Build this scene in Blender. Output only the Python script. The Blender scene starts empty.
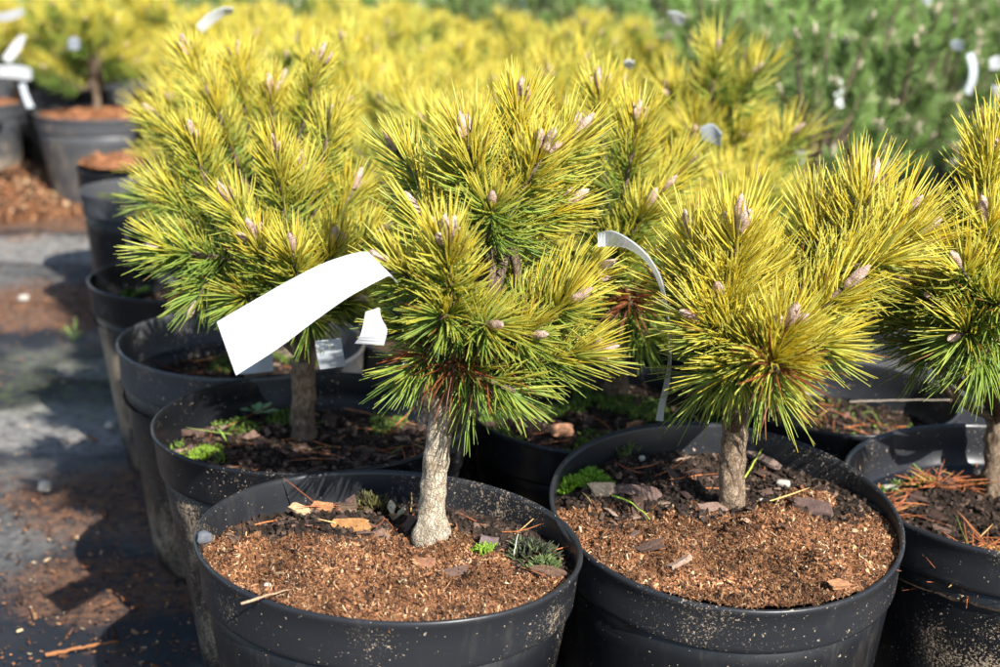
import bpy, math
import numpy as np
from mathutils import Vector, Matrix, Euler

S = bpy.context.scene
COL = S.collection
R_ = math.radians

# ------------------------------------------------------------------ camera
CAM_H, PITCH, ROLL, FPX = 0.70, R_(16.5), R_(1.0), 1400.0
cam_d = bpy.data.cameras.new('camera')
cam = bpy.data.objects.new('camera', cam_d); COL.objects.link(cam)
cam.matrix_world = Matrix.Translation((0, 0, CAM_H)) @ Matrix.Rotation(math.pi / 2 - PITCH, 4, 'X') @ Matrix.Rotation(ROLL, 4, 'Z')
cam_d.sensor_width = 36; cam_d.lens = FPX / 1000 * 36
cam_d.clip_start = 0.02; cam_d.clip_end = 600
cam_d.dof.use_dof = True; cam_d.dof.focus_distance = 1.06; cam_d.dof.aperture_fstop = 5.6
cam_d.dof.aperture_blades = 7
S.camera = cam
# ------------------------------------------------------------------ light
SUN_EL = R_(38); SHADOW = Vector((-0.52, 0.85, 0)).normalized()      # horizontal direction shadows fall
w = bpy.data.worlds.new('World'); S.world = w; w.use_nodes = True
nt = w.node_tree; bg = nt.nodes['Background']
sky = nt.nodes.new('ShaderNodeTexSky'); sky.sky_type = 'NISHITA'; sky.sun_disc = False
sky.sun_elevation = SUN_EL
to_sun = -SHADOW
sky.sun_rotation = math.atan2(to_sun.x, to_sun.y)
sky.air_density = 1.0; sky.dust_density = 0.6
nt.links.new(sky.outputs[0], bg.inputs[0]); bg.inputs[1].default_value = 0.105
sl = bpy.data.lights.new('sun', 'SUN'); sl.energy = 5.0; sl.angle = R_(0.53); sl.color = (1.0, 0.965, 0.905)
so = bpy.data.objects.new('sun', sl); COL.objects.link(so)
sv = Vector((to_sun.x * math.cos(SUN_EL), to_sun.y * math.cos(SUN_EL), math.sin(SUN_EL)))
so.rotation_euler = sv.to_track_quat('Z', 'Y').to_euler(); so.location = sv * 10
S.view_settings.view_transform = 'Standard'; S.view_settings.look = 'None'
S.view_settings.exposure = 0.98; S.view_settings.gamma = 1; S.view_settings.use_curve_mapping = False
S.render.engine = 'CYCLES'
S.cycles.use_adaptive_sampling = True; S.cycles.adaptive_threshold = 0.025
S.cycles.max_bounces = 4; S.cycles.diffuse_bounces = 3; S.cycles.glossy_bounces = 2
S.cycles.transmission_bounces = 2; S.cycles.caustics_reflective = False; S.cycles.caustics_refractive = False

# ------------------------------------------------------------------ helpers
def pt(px, py, Y):
    """world point seen at photo pixel (px, py) at depth Y (used once, to measure real places)"""
    x = (px - 500) / FPX; y = -(py - 333.5) / FPX
    c, s = math.cos(ROLL), math.sin(ROLL); x, y = c * x - s * y, s * x + c * y
    Xd = x; Yd = math.cos(PITCH) + y * math.sin(PITCH); Zd = -math.sin(PITCH) + y * math.cos(PITCH)
    k = Y / Yd
    return np.array((Xd * k, Y, CAM_H + Zd * k))

def tag(o, label=None, cat=None, group=None, kind=None):
    if label: o['label'] = label
    if cat: o['category'] = cat
    if group: o['group'] = group
    if kind: o['kind'] = kind
    return o

def empty(name, loc=(0, 0, 0)):
    o = bpy.data.objects.new(name, None); COL.objects.link(o); o.location = loc
    o.empty_display_size = 0.05
    return o

def mesh(name, V, F, mat, parent=None, col=None, smooth=True, loc=None):
    """V (n,3), F (m,k) uniform polygons"""
    V = np.ascontiguousarray(V, dtype=np.float32); F = np.ascontiguousarray(F, dtype=np.int32)
    m = bpy.data.meshes.new(name)
    k = F.shape[1]
    m.vertices.add(len(V)); m.vertices.foreach_set('co', V.ravel())
    m.loops.add(F.size); m.loops.foreach_set('vertex_index', F.ravel())
    m.polygons.add(len(F))
    m.polygons.foreach_set('loop_start', np.arange(0, F.size, k, dtype=np.int32))
    m.polygons.foreach_set('loop_total', np.full(len(F), k, dtype=np.int32))
    m.polygons.foreach_set('use_smooth', np.full(len(F), smooth))
    m.update(calc_edges=True); m.validate()
    if col is not None:
        a = m.color_attributes.new('Col', 'FLOAT_COLOR', 'POINT')
        c4 = np.ones((len(V), 4), np.float32); c4[:, :3] = col
        a.data.foreach_set('color', c4.ravel())
    m.materials.append(mat)
    o = bpy.data.objects.new(name, m); COL.objects.link(o)
    if parent: o.parent = parent
    if loc is not None: o.location = loc
    return o

def copy_tree(o, parent=None):
    c = o.copy(); COL.objects.link(c)
    if parent: c.parent = parent
    for ch in list(o.children): copy_tree(ch, c)
    return c

def unit(v):
    v = np.asarray(v, float); return v / (np.linalg.norm(v, axis=-1, keepdims=True) + 1e-12)

def vnoise(P, scale, seed=0):
    """value noise 0..1, P (n,3)"""
    P = np.asarray(P, float) * scale + seed * 17.31
    i = np.floor(P).astype(np.int64); f = P - i; f = f * f * (3 - 2 * f)
    out = 0
    for dx in (0, 1):
        for dy in (0, 1):
            for dz in (0, 1):
                h = (i[:, 0] + dx) * 374761393 + (i[:, 1] + dy) * 668265263 + (i[:, 2] + dz) * 2147483647 + seed * 974711
                h = (h ^ (h >> 13)) * 1274126177; h = (h ^ (h >> 16)) & 0xffffff
                wgt = (f[:, 0] if dx else 1 - f[:, 0]) * (f[:, 1] if dy else 1 - f[:, 1]) * (f[:, 2] if dz else 1 - f[:, 2])
                out = out + wgt * (h / float(0xffffff))
    return out

def n2(x, y, scale, seed=0):
    x = np.asarray(x, float); sh = x.shape
    P = np.stack([x.ravel(), np.broadcast_to(y, sh).ravel(), np.zeros(x.size)], 1)
    return vnoise(P, scale, seed).reshape(sh)

# ------------------------------------------------------------------ materials
def new_mat(name):
    m = bpy.data.materials.new(name); m.use_nodes = True
    n = m.node_tree.nodes; l = m.node_tree.links
    return m, n, l, n['Principled BSDF']

def N(n, typ, **kw):
    o = n.new(typ)
    for k, v in kw.items():
        if k in o.inputs.keys(): o.inputs[k].default_value = v
        else: setattr(o, k, v)
    return o

def mixc(n, l, fac, a, b, mode='MIX'):
    m = n.new('ShaderNodeMix'); m.data_type = 'RGBA'; m.blend_type = mode
    for sock, v in ((0, fac), (6, a), (7, b)):
        if isinstance(v, (int, float)): m.inputs[sock].default_value = v
        elif isinstance(v, tuple): m.inputs[sock].default_value = (*v, 1)
        else: l.new(v, m.inputs[sock])
    return m.outputs[2]

def math_(n, l, op, a, b=0.5, clamp=False):
    m = n.new('ShaderNodeMath'); m.operation = op; m.use_clamp = clamp
    for i, v in enumerate((a, b)):
        if isinstance(v, (int, float)): m.inputs[i].default_value = v
        else: l.new(v, m.inputs[i])
    return m.outputs[0]

def ramp(n, l, val, lo, hi):
    m = n.new('ShaderNodeMapRange'); m.interpolation_type = 'SMOOTHSTEP'
    l.new(val, m.inputs[0]); m.inputs[1].default_value = lo; m.inputs[2].default_value = hi
    return m.outputs[0]

def attr_mat(name, rough=0.8, spec=0.3, noise=None, amp=0.4, transl=0.0, bump=0.0, bscale=800):
    m, n, l, b = new_mat(name)
    a = N(n, 'ShaderNodeAttribute', attribute_name='Col')
    c = a.outputs['Color']
    if noise:
        t = N(n, 'ShaderNodeTexCoord'); nz = N(n, 'ShaderNodeTexNoise', Scale=noise, Detail=6.0, Roughness=0.7)
        l.new(t.outputs['Object'], nz.inputs['Vector'])
        f = ramp(n, l, nz.outputs['Fac'], 0.3, 0.7)
        dk = mixc(n, l, 1.0, c, (1 - amp,) * 3, 'MULTIPLY'); lt = mixc(n, l, 1.0, c, (1 + amp,) * 3, 'MULTIPLY')
        c = mixc(n, l, f, dk, lt)
    l.new(c, b.inputs['Base Color'])
    b.inputs['Roughness'].default_value = rough; b.inputs['Specular IOR Level'].default_value = spec
    if bump:
        t = N(n, 'ShaderNodeTexCoord'); nz = N(n, 'ShaderNodeTexNoise', Scale=bscale, Detail=5.0)
        l.new(t.outputs['Object'], nz.inputs['Vector'])
        bp = N(n, 'ShaderNodeBump', Strength=bump, Distance=0.002); l.new(nz.outputs['Fac'], bp.inputs['Height'])
        l.new(bp.outputs[0], b.inputs['Normal'])
    if transl:
        tr = N(n, 'ShaderNodeBsdfTranslucent'); l.new(c, tr.inputs[0])
        mx = N(n, 'ShaderNodeMixShader'); mx.inputs[0].default_value = transl
        l.new(b.outputs[0], mx.inputs[1]); l.new(tr.outputs[0], mx.inputs[2])
        l.new(mx.outputs[0], n['Material Output'].inputs[0])
    return m

M_needle = attr_mat('pine needle', rough=0.40, spec=0.6, transl=0.42)
M_soil = attr_mat('compost', rough=0.95, spec=0.12, noise=260, amp=0.55, bump=0.9, bscale=600)
M_chip = attr_mat('bark and fibre chips', rough=0.85, spec=0.2, noise=500, amp=0.35)
M_leaf = attr_mat('small leaves', rough=0.5, spec=0.35, transl=0.2)
M_bud = attr_mat('resin bud', rough=0.65, spec=0.3, noise=1100, amp=0.45, bump=0.8, bscale=900)

def bark_mat(name, c1, c2, c3):
    m, n, l, b = new_mat(name)
    t = N(n, 'ShaderNodeTexCoord'); mp = N(n, 'ShaderNodeMapping'); mp.inputs['Scale'].default_value = (1, 1, 0.45)
    l.new(t.outputs['Object'], mp.inputs[0])
    wv = N(n, 'ShaderNodeTexNoise', Scale=120.0, Detail=4.0); l.new(t.outputs['Object'], wv.inputs['Vector'])
    ws = N(n, 'ShaderNodeVectorMath', operation='SCALE'); l.new(wv.outputs['Color'], ws.inputs[0]); ws.inputs['Scale'].default_value = 0.012
    wa = N(n, 'ShaderNodeVectorMath', operation='ADD'); l.new(mp.outputs[0], wa.inputs[0]); l.new(ws.outputs[0], wa.inputs[1])
    v = N(n, 'ShaderNodeTexVoronoi', Scale=330.0, feature='DISTANCE_TO_EDGE'); l.new(wa.outputs[0], v.inputs['Vector'])
    nz = N(n, 'ShaderNodeTexNoise', Scale=170.0, Detail=8.0, Roughness=0.75); l.new(mp.outputs[0], nz.inputs['Vector'])
    n3 = N(n, 'ShaderNodeTexNoise', Scale=45.0, Detail=3.0); l.new(t.outputs['Object'], n3.inputs['Vector'])
    c = mixc(n, l, ramp(n, l, nz.outputs['Fac'], 0.35, 0.65), c1, c2)
    c = mixc(n, l, ramp(n, l, n3.outputs['Fac'], 0.45, 0.7), c, c3)
    e = ramp(n, l, v.outputs['Distance'], 0.0, 0.12)
    c = mixc(n, l, e, mixc(n, l, 0.3, c, (0.05, 0.035, 0.025)), c)
    l.new(c, b.inputs['Base Color']); b.inputs['Roughness'].default_value = 0.85
    b.inputs['Specular IOR Level'].default_value = 0.25
    h = math_(n, l, 'ADD', nz.outputs['Fac'], math_(n, l, 'MULTIPLY', e, 0.5))
    bp = N(n, 'ShaderNodeBump', Strength=1.0, Distance=0.0022); l.new(h, bp.inputs['Height']); l.new(bp.outputs[0], b.inputs['Normal'])
    return m
M_bark_pale = bark_mat('pale bark', (0.34, 0.26, 0.17), (0.70, 0.60, 0.45), (0.54, 0.45, 0.34))
M_bark = bark_mat('brown bark', (0.16, 0.105, 0.065), (0.42, 0.31, 0.21), (0.28, 0.20, 0.14))
M_twig = bark_mat('twig bark', (0.13, 0.085, 0.055), (0.26, 0.19, 0.13), (0.2, 0.15, 0.11))

def plastic(name, base, rough, dirt, lipdust=0.0):
    m, n, l, b = new_mat(name)
    t = N(n, 'ShaderNodeTexCoord'); P = t.outputs['Object']
    oi = N(n, 'ShaderNodeObjectInfo')
    ad = N(n, 'ShaderNodeVectorMath', operation='ADD'); l.new(P, ad.inputs[0])
    cx = N(n, 'ShaderNodeCombineXYZ'); l.new(math_(n, l, 'MULTIPLY', oi.outputs['Random'], 9.0), cx.inputs[0]); l.new(cx.outputs[0], ad.inputs[1])
    P = ad.outputs[0]
    big = N(n, 'ShaderNodeTexNoise', Scale=9.0, Detail=4.0, Roughness=0.6); l.new(P, big.inputs['Vector'])
    wob = N(n, 'ShaderNodeTexNoise', Scale=420.0, Detail=2.0); l.new(P, wob.inputs['Vector'])
    sep = N(n, 'ShaderNodeSeparateXYZ'); l.new(t.outputs['Object'], sep.inputs[0])
    low = ramp(n, l, sep.outputs['Z'], 0.21, 0.02)
    dens = math_(n, l, 'ADD', math_(n, l, 'SUBTRACT', math_(n, l, 'MULTIPLY', big.outputs['Fac'], 1.5), 0.32), math_(n, l, 'MULTIPLY', low, 0.22))
    spk = None
    for sc, thr in ((210.0, 0.90 - dirt), (430.0, 0.80 - dirt)):
        v = N(n, 'ShaderNodeTexVoronoi', Scale=sc); v.inputs['Randomness'].default_value = 1
        dv = N(n, 'ShaderNodeVectorMath', operation='ADD'); l.new(P, dv.inputs[0])
        ws = N(n, 'ShaderNodeVectorMath', operation='SCALE'); l.new(wob.outputs['Color'], ws.inputs[0]); ws.inputs['Scale'].default_value = 1.5 / sc
        l.new(ws.outputs[0], dv.inputs[1]); l.new(dv.outputs[0], v.inputs['Vector'])
        sc_ = N(n, 'ShaderNodeSeparateColor'); l.new(v.outputs['Color'], sc_.inputs[0])
        # cell is dirty when its random value + density passes the threshold; spot size varies by cell
        on = ramp(n, l, math_(n, l, 'ADD', sc_.outputs[0], math_(n, l, 'MULTIPLY', math_(n, l, 'SUBTRACT', dens, 0.5), 0.9)), thr, thr + 0.03)
        size = math_(n, l, 'MULTIPLY', sc_.outputs[1], 0.30)
        dot = ramp(n, l, math_(n, l, 'SUBTRACT', size, v.outputs['Distance']), -0.02, 0.06)
        s_ = math_(n, l, 'MULTIPLY', on, dot)
        spk = s_ if spk is None else math_(n, l, 'MAXIMUM', spk, s_)
    # smears / dried silt
    mp = N(n, 'ShaderNodeMapping'); mp.inputs['Scale'].default_value = (1, 1, 0.25); l.new(P, mp.inputs[0])
    sm = N(n, 'ShaderNodeTexNoise', Scale=38.0, Detail=9.0, Roughness=0.72); l.new(mp.outputs[0], sm.inputs['Vector'])
    fl = N(n, 'ShaderNodeTexNoise', Scale=520.0, Detail=5.0, Roughness=0.75); l.new(P, fl.inputs['Vector'])
    mp2 = N(n, 'ShaderNodeMapping'); mp2.inputs['Scale'].default_value = (1, 1, 0.3); l.new(P, mp2.inputs[0])
    dr = N(n, 'ShaderNodeTexNoise', Scale=230.0, Detail=6.0, Roughness=0.8); l.new(mp2.outputs[0], dr.inputs['Vector'])
    dd = math_(n, l, 'MULTIPLY', math_(n, l, 'SUBTRACT', dens, 0.55), 0.55)
    f1 = ramp(n, l, math_(n, l, 'ADD', fl.outputs['Fac'], dd), 0.632 - dirt * .5, 0.66 - dirt * .5)
    f2 = ramp(n, l, math_(n, l, 'ADD', dr.outputs['Fac'], dd), 0.70 - dirt * .5, 0.745 - dirt * .5)
    spk = math_(n, l, 'MAXIMUM', spk, math_(n, l, 'MAXIMUM', math_(n, l, 'MULTIPLY', f1, .8), math_(n, l, 'MULTIPLY', f2, .9)))
    film = math_(n, l, 'MULTIPLY', ramp(n, l, math_(n, l, 'ADD', sm.outputs['Fac'], math_(n, l, 'MULTIPLY', low, 0.12)), 0.52, 0.8), 0.28)
    # pale scuffs where pots have rubbed together
    mps = N(n, 'ShaderNodeMapping'); mps.inputs['Scale'].default_value = (14, 14, 150); l.new(P, mps.inputs[0])
    sn = N(n, 'ShaderNodeTexNoise', Scale=1.0, Detail=7.0, Roughness=0.75); l.new(mps.outputs[0], sn.inputs['Vector'])
    scf = math_(n, l, 'MULTIPLY', ramp(n, l, sn.outputs['Fac'], 0.60, 0.72), 0.30)
    film = math_(n, l, 'MAXIMUM', film, scf)
    c = mixc(n, l, film, base, (0.13, 0.11, 0.095))
    c = mixc(n, l, spk, c, mixc(n, l, wob.outputs['Fac'], (0.20, 0.13, 0.07), (0.62, 0.5, 0.36)))
    if lipdust: c = mixc(n, l, lipdust, c, (0.2, 0.2, 0.2))
    l.new(c, b.inputs['Base Color'])
    r = math_(n, l, 'ADD', rough, math_(n, l, 'MULTIPLY', math_(n, l, 'MAXIMUM', spk, film), 0.45), True)
    l.new(r, b.inputs['Roughness']); b.inputs['Specular IOR Level'].default_value = 0.34
    fine = N(n, 'ShaderNodeTexNoise', Scale=60.0, Detail=3.0); l.new(mp.outputs[0], fine.inputs['Vector'])
    h = math_(n, l, 'ADD', math_(n, l, 'MULTIPLY', spk, 0.5), math_(n, l, 'MULTIPLY', fine.outputs['Fac'], 0.35))
    bp = N(n, 'ShaderNodeBump', Strength=0.55, Distance=0.0012); l.new(h, bp.inputs['Height']); l.new(bp.outputs[0], b.inputs['Normal'])
    return m
M_pot = plastic('black pot plastic', (0.007, 0.0078, 0.010), 0.34, 0.06)
M_potdirty = plastic('splashed pot plastic', (0.008, 0.0085, 0.010), 0.40, 0.205)
M_potrim = plastic('pot rim plastic', (0.012, 0.0135, 0.017), 0.33, 0.05, 0.035)
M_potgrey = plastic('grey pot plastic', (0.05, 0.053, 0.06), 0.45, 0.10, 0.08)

def simple(name, c, rough=0.5, spec=0.5, transl=0.0, nz=0.0):
    m, n, l, b = new_mat(name)
    b.inputs['Base Color'].default_value = (*c, 1); b.inputs['Roughness'].default_value = rough
    b.inputs['Specular IOR Level'].default_value = spec
    if nz:
        t = N(n, 'ShaderNodeTexCoord'); z = N(n, 'ShaderNodeTexNoise', Scale=60.0, Detail=8.0, Roughness=0.7); l.new(t.outputs['Object'], z.inputs['Vector'])
        cc = mixc(n, l, math_(n, l, 'MULTIPLY', ramp(n, l, z.outputs['Fac'], 0.45, 0.75), nz), c, tuple(x * 0.45 for x in c))
        l.new(cc, b.inputs['Base Color'])
    if transl:
        tr = N(n, 'ShaderNodeBsdfTranslucent'); tr.inputs[0].default_value = (*c, 1)
        mx = N(n, 'ShaderNodeMixShader'); mx.inputs[0].default_value = transl
        l.new(b.outputs[0], mx.inputs[1]); l.new(tr.outputs[0], mx.inputs[2]); l.new(mx.outputs[0], n['Material Output'].inputs[0])
    return m
M_tag = simple('white label plastic', (0.74, 0.75, 0.765), 0.45, 0.4, 0.12, 0.12)
M_tagclear = simple('thin pale label plastic', (0.6, 0.64, 0.68), 0.3, 0.5, 0.35, 0.2)
M_strip = simple('clear label strip', (0.66, 0.69, 0.72), 0.2, 0.6, 0.3, 0.1)
_n = M_strip.node_tree.nodes; _l = M_strip.node_tree.links
_t = _n.new('ShaderNodeBsdfTransparent'); _m = _n.new('ShaderNodeMixShader'); _m.inputs[0].default_value = 0.35
_src = _n['Material Output'].inputs[0].links[0].from_socket
_l.new(_src, _m.inputs[1]); _l.new(_t.outputs[0], _m.inputs[2]); _l.new(_m.outputs[0], _n['Material Output'].inputs[0])
M_stone = simple('grey stone', (0.13, 0.135, 0.15), 0.85, 0.3, 0, 0.8)
M_whitestone = simple('white stone', (0.46, 0.42, 0.36), 0.8, 0.3, 0, 0.4)

# ground material: woven black fabric, silt film, brown fibre debris
def ground_mat():
    m, n, l, b = new_mat('ground fabric')
    t = N(n, 'ShaderNodeTexCoord'); P = t.outputs['Object']
    def noise(sc, det=6.0, ro=0.6, off=0.0):
        a = N(n, 'ShaderNodeVectorMath', operation='ADD'); l.new(P, a.inputs[0]); a.inputs[1].default_value = (off, off * 1.3, 0)
        z = N(n, 'ShaderNodeTexNoise', Scale=sc, Detail=det, Roughness=ro); l.new(a.outputs[0], z.inputs['Vector']); return z.outputs['Fac']
    sep = N(n, 'ShaderNodeSeparateXYZ'); l.new(P, sep.inputs[0])
    wx = N(n, 'ShaderNodeTexWave', Scale=170.0, Distortion=0.3); l.new(P, wx.inputs['Vector'])
    wy = N(n, 'ShaderNodeTexWave', Scale=120.0, Distortion=0.3, bands_direction='Y'); l.new(P, wy.inputs['Vector'])
    weave = math_(n, l, 'MULTIPLY', wx.outputs['Fac'], wy.outputs['Fac'])
    c = mixc(n, l, weave, (0.008, 0.009, 0.012), (0.022, 0.025, 0.034))
    def spot(x, y, rx, ry, k, seedoff):
        """1 inside a stain of its own irregular outline"""
        dx = math_(n, l, 'DIVIDE', math_(n, l, 'SUBTRACT', sep.outputs[0], x), rx)
        dy = math_(n, l, 'DIVIDE', math_(n, l, 'SUBTRACT', sep.outputs[1], y), ry)
        d = math_(n, l, 'SQRT', math_(n, l, 'ADD', math_(n, l, 'MULTIPLY', dx, dx), math_(n, l, 'MULTIPLY', dy, dy)))
        d = math_(n, l, 'ADD', d, math_(n, l, 'MULTIPLY', math_(n, l, 'SUBTRACT', noise(9.0, 8, 0.7, seedoff), 0.5), 1.6))
        return math_(n, l, 'MULTIPLY', ramp(n, l, d, 1.15, 0.75), k)
    silt = math_(n, l, 'MULTIPLY', ramp(n, l, noise(3.2, 9, 0.62, 3.0), 0.44, 0.66), 0.55)
    for a in ((-0.62, 1.86, 0.22, 0.11, .9, 1.), (-0.62, 2.32, 0.10, 0.06, .7, 4.), (-0.95, 2.95, 0.3, 0.14, .95, 2.), (-1.05, 2.62, 0.3, .10, .5, 5.), (-0.66, 2.15, .07, .06, .7, 8.)):
        silt = math_(n, l, 'MAXIMUM', silt, spot(*a))
    gr = noise(160.0, 8, 0.8, 1.0)
    siltc = mixc(n, l, gr, (0.17, 0.16, 0.145), (0.42, 0.40, 0.36))
    silt = math_(n, l, 'MULTIPLY', silt, ramp(n, l, noise(55.0, 8, 0.8, 7.0), 0.30, 0.6))
    c = mixc(n, l, silt, c, siltc)
    moss = math_(n, l, 'MULTIPLY', spot(-0.60, 2.10, 0.22, 0.2, 0.6, 11.), ramp(n, l, noise(70., 7, .75, 9.), .42, .62))
    c = mixc(n, l, moss, c, (0.10, 0.12, 0.035))
    brown = math_(n, l, 'MULTIPLY', ramp(n, l, noise(5.0, 9, 0.7, 21.0), 0.54, 0.66), 0.6)
    for a in ((-0.75, 2.50, 0.35, 0.17, 1., 14.), (-1.15, 3.45, 0.5, 0.35, 1., 15.), (-0.45, 1.62, .16, .14, .7, 16.), (-0.42, 1.38, 0.14, 0.08, .6, 17.)):
        brown = math_(n, l, 'MAXIMUM', brown, spot(*a))
    brown = math_(n, l, 'MULTIPLY', brown, ramp(n, l, noise(70.0, 9, 0.85, 2.0), 0.42, 0.54))
    c = mixc(n, l, brown, c, mixc(n, l, noise(260.0, 5, .8, 5.), (0.08, 0.035, 0.018), (0.40, 0.19, 0.09)))
    l.new(c, b.inputs['Base Color'])
    wet = ramp(n, l, noise(6.0, 5, 0.6, 31.0), 0.42, 0.58)
    r = math_(n, l, 'ADD', math_(n, l, 'MULTIPLY', wet, 0.35), 0.5)
    r = math_(n, l, 'ADD', r, math_(n, l, 'MULTIPLY', math_(n, l, 'MAXIMUM', silt, brown), 0.4), True)
    l.new(r, b.inputs['Roughness'])
    h = math_(n, l, 'ADD', math_(n, l, 'MULTIPLY', weave, 0.15), math_(n, l, 'ADD', math_(n, l, 'MULTIPLY', brown, 0.6), math_(n, l, 'MULTIPLY', gr, 0.5)))
    bp = N(n, 'ShaderNodeBump', Strength=0.7, Distance=0.004); l.new(h, bp.inputs['Height']); l.new(bp.outputs[0], b.inputs['Normal'])
    return m

# ------------------------------------------------------------------ ground sheet
def make_ground():
    xs = np.unique(np.concatenate([np.linspace(-150, -3, 12), np.linspace(-3, 3, 121), np.linspace(3, 150, 12)]))
    ys = np.unique(np.concatenate([np.linspace(-60, -1, 8), np.linspace(-1, 6, 141), np.linspace(6, 200, 12)]))
    X, Y = np.meshgrid(xs, ys)
    near = np.clip(1 - np.maximum(np.abs(X) - 2, 0), 0, 1)
    Z = ((n2(X, Y, 2.2, 1) - .5) * 0.014 + (n2(X, Y, 7, 2) - .5) * 0.006) * near - 0.004
    V = np.stack([X, Y, Z], -1).reshape(-1, 3); nx = len(xs); ny = len(ys)
    i, j = np.meshgrid(np.arange(nx - 1), np.arange(ny - 1)); a = (j * nx + i).ravel()
    o = mesh('ground', V, np.stack([a, a + 1, a + nx + 1, a + nx], 1), ground_mat())
    tag(o, kind='structure')
make_ground()

# ------------------------------------------------------------------ generic builders
def tube(path, rad, seg=10, closed_end=True):
    """path (n,3), rad (n,) -> V,F"""
    path = np.asarray(path, float); rad = np.asarray(rad, float); n = len(path)
    T = unit(np.gradient(path, axis=0))
    ref = np.array((0, 1, 0.1)) if abs(T[0][1]) < 0.8 else np.array((1, 0, 0.1))
    A = unit(np.cross(T, ref)); B = np.cross(T, A)
    th = np.linspace(0, 2 * np.pi, seg, endpoint=False)
    V = path[:, None] + rad[:, None, None] * (np.cos(th)[None, :, None] * A[:, None] + np.sin(th)[None, :, None] * B[:, None])
    V = V.reshape(-1, 3); F = []
    i = np.arange(n - 1)[:, None] * seg; k = np.arange(seg)[None]
    F = np.stack([i + k, i + (k + 1) % seg, i + seg + (k + 1) % seg, i + seg + k], -1).reshape(-1, 4)
    if closed_end:
        e = len(V); V = np.vstack([V, path[-1] + T[-1] * rad[-1] * .4])
        kk = np.arange(0, seg, 1); b0 = (n - 1) * seg
        F = np.vstack([F, np.stack([b0 + kk, b0 + (kk + 1) % seg, np.full(seg, e), np.full(seg, e)], 1)])
        F = F[:-seg]; # quads only: replace the cap with paired quads
        kk = np.arange(0, seg - 1, 2)
        F = np.vstack([F, np.stack([b0 + kk, b0 + (kk + 1) % seg, b0 + (kk + 2) % seg, np.full(len(kk), e)], 1)])
    return V, F

def bez(p0, p1, p2, n=12):
    t = np.linspace(0, 1, n)[:, None]
    return (1 - t) ** 2 * np.asarray(p0) + 2 * t * (1 - t) * np.asarray(p1) + t * t * np.asarray(p2)

def needles(rng, P0, D0, axis, length, rad, curl, rings=4, bend=0.3):
    """n curved three-sided needles; P0,D0,axis (n,3)  -> V,F,t(per vert),idx(per vert)"""
    n = len(P0); ts = np.linspace(0, 1, rings)
    D0 = unit(D0)
    side = unit(np.cross(D0, rng.normal(size=(n, 3))))
    C = axis * bend + side * curl[:, None]
    T = ts[None, :, None]
    P = P0[:, None] + length[:, None, None] * (D0[:, None] * T + C[:, None] * T ** 2 * 0.5)
    # local frame
    A = side; B = np.cross(D0, side)
    prof = np.interp(ts, [0, .15, .75, 1], [.8, 1, .92, .3])
    th = np.array([0, 2 * np.pi / 3, 4 * np.pi / 3])
    off = (np.cos(th)[None, :, None] * A[:, None] + np.sin(th)[None, :, None] * B[:, None])
    V = P[:, :, None, :] + off[:, None] * (rad[:, None] * prof[None])[:, :, None, None]
    V = V.reshape(-1, 3)
    base = (np.arange(n) * rings * 3)[:, None, None]; r = (np.arange(rings - 1) * 3)[None, :, None]; k = np.arange(3)[None, None]
    a = base + r + k; b = base + r + (k + 1) % 3
    F = np.stack([a, b, b + 3, a + 3], -1).reshape(-1, 4)
    return V, F, np.repeat(np.tile(ts, n), 3), np.repeat(np.arange(n), rings * 3)

YEL = np.array((0.92, 0.72, 0.06)); YEL2 = np.array((0.86, 0.83, 0.20)); GRN = np.array((0.38, 0.52, 0.09)); GRN2 = np.array((0.19, 0.32, 0.06))
GUP = unit(np.array((0.25, -0.45, 0.85)))      # side of the plant that turns gold: the one that has stood in the sun

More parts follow.
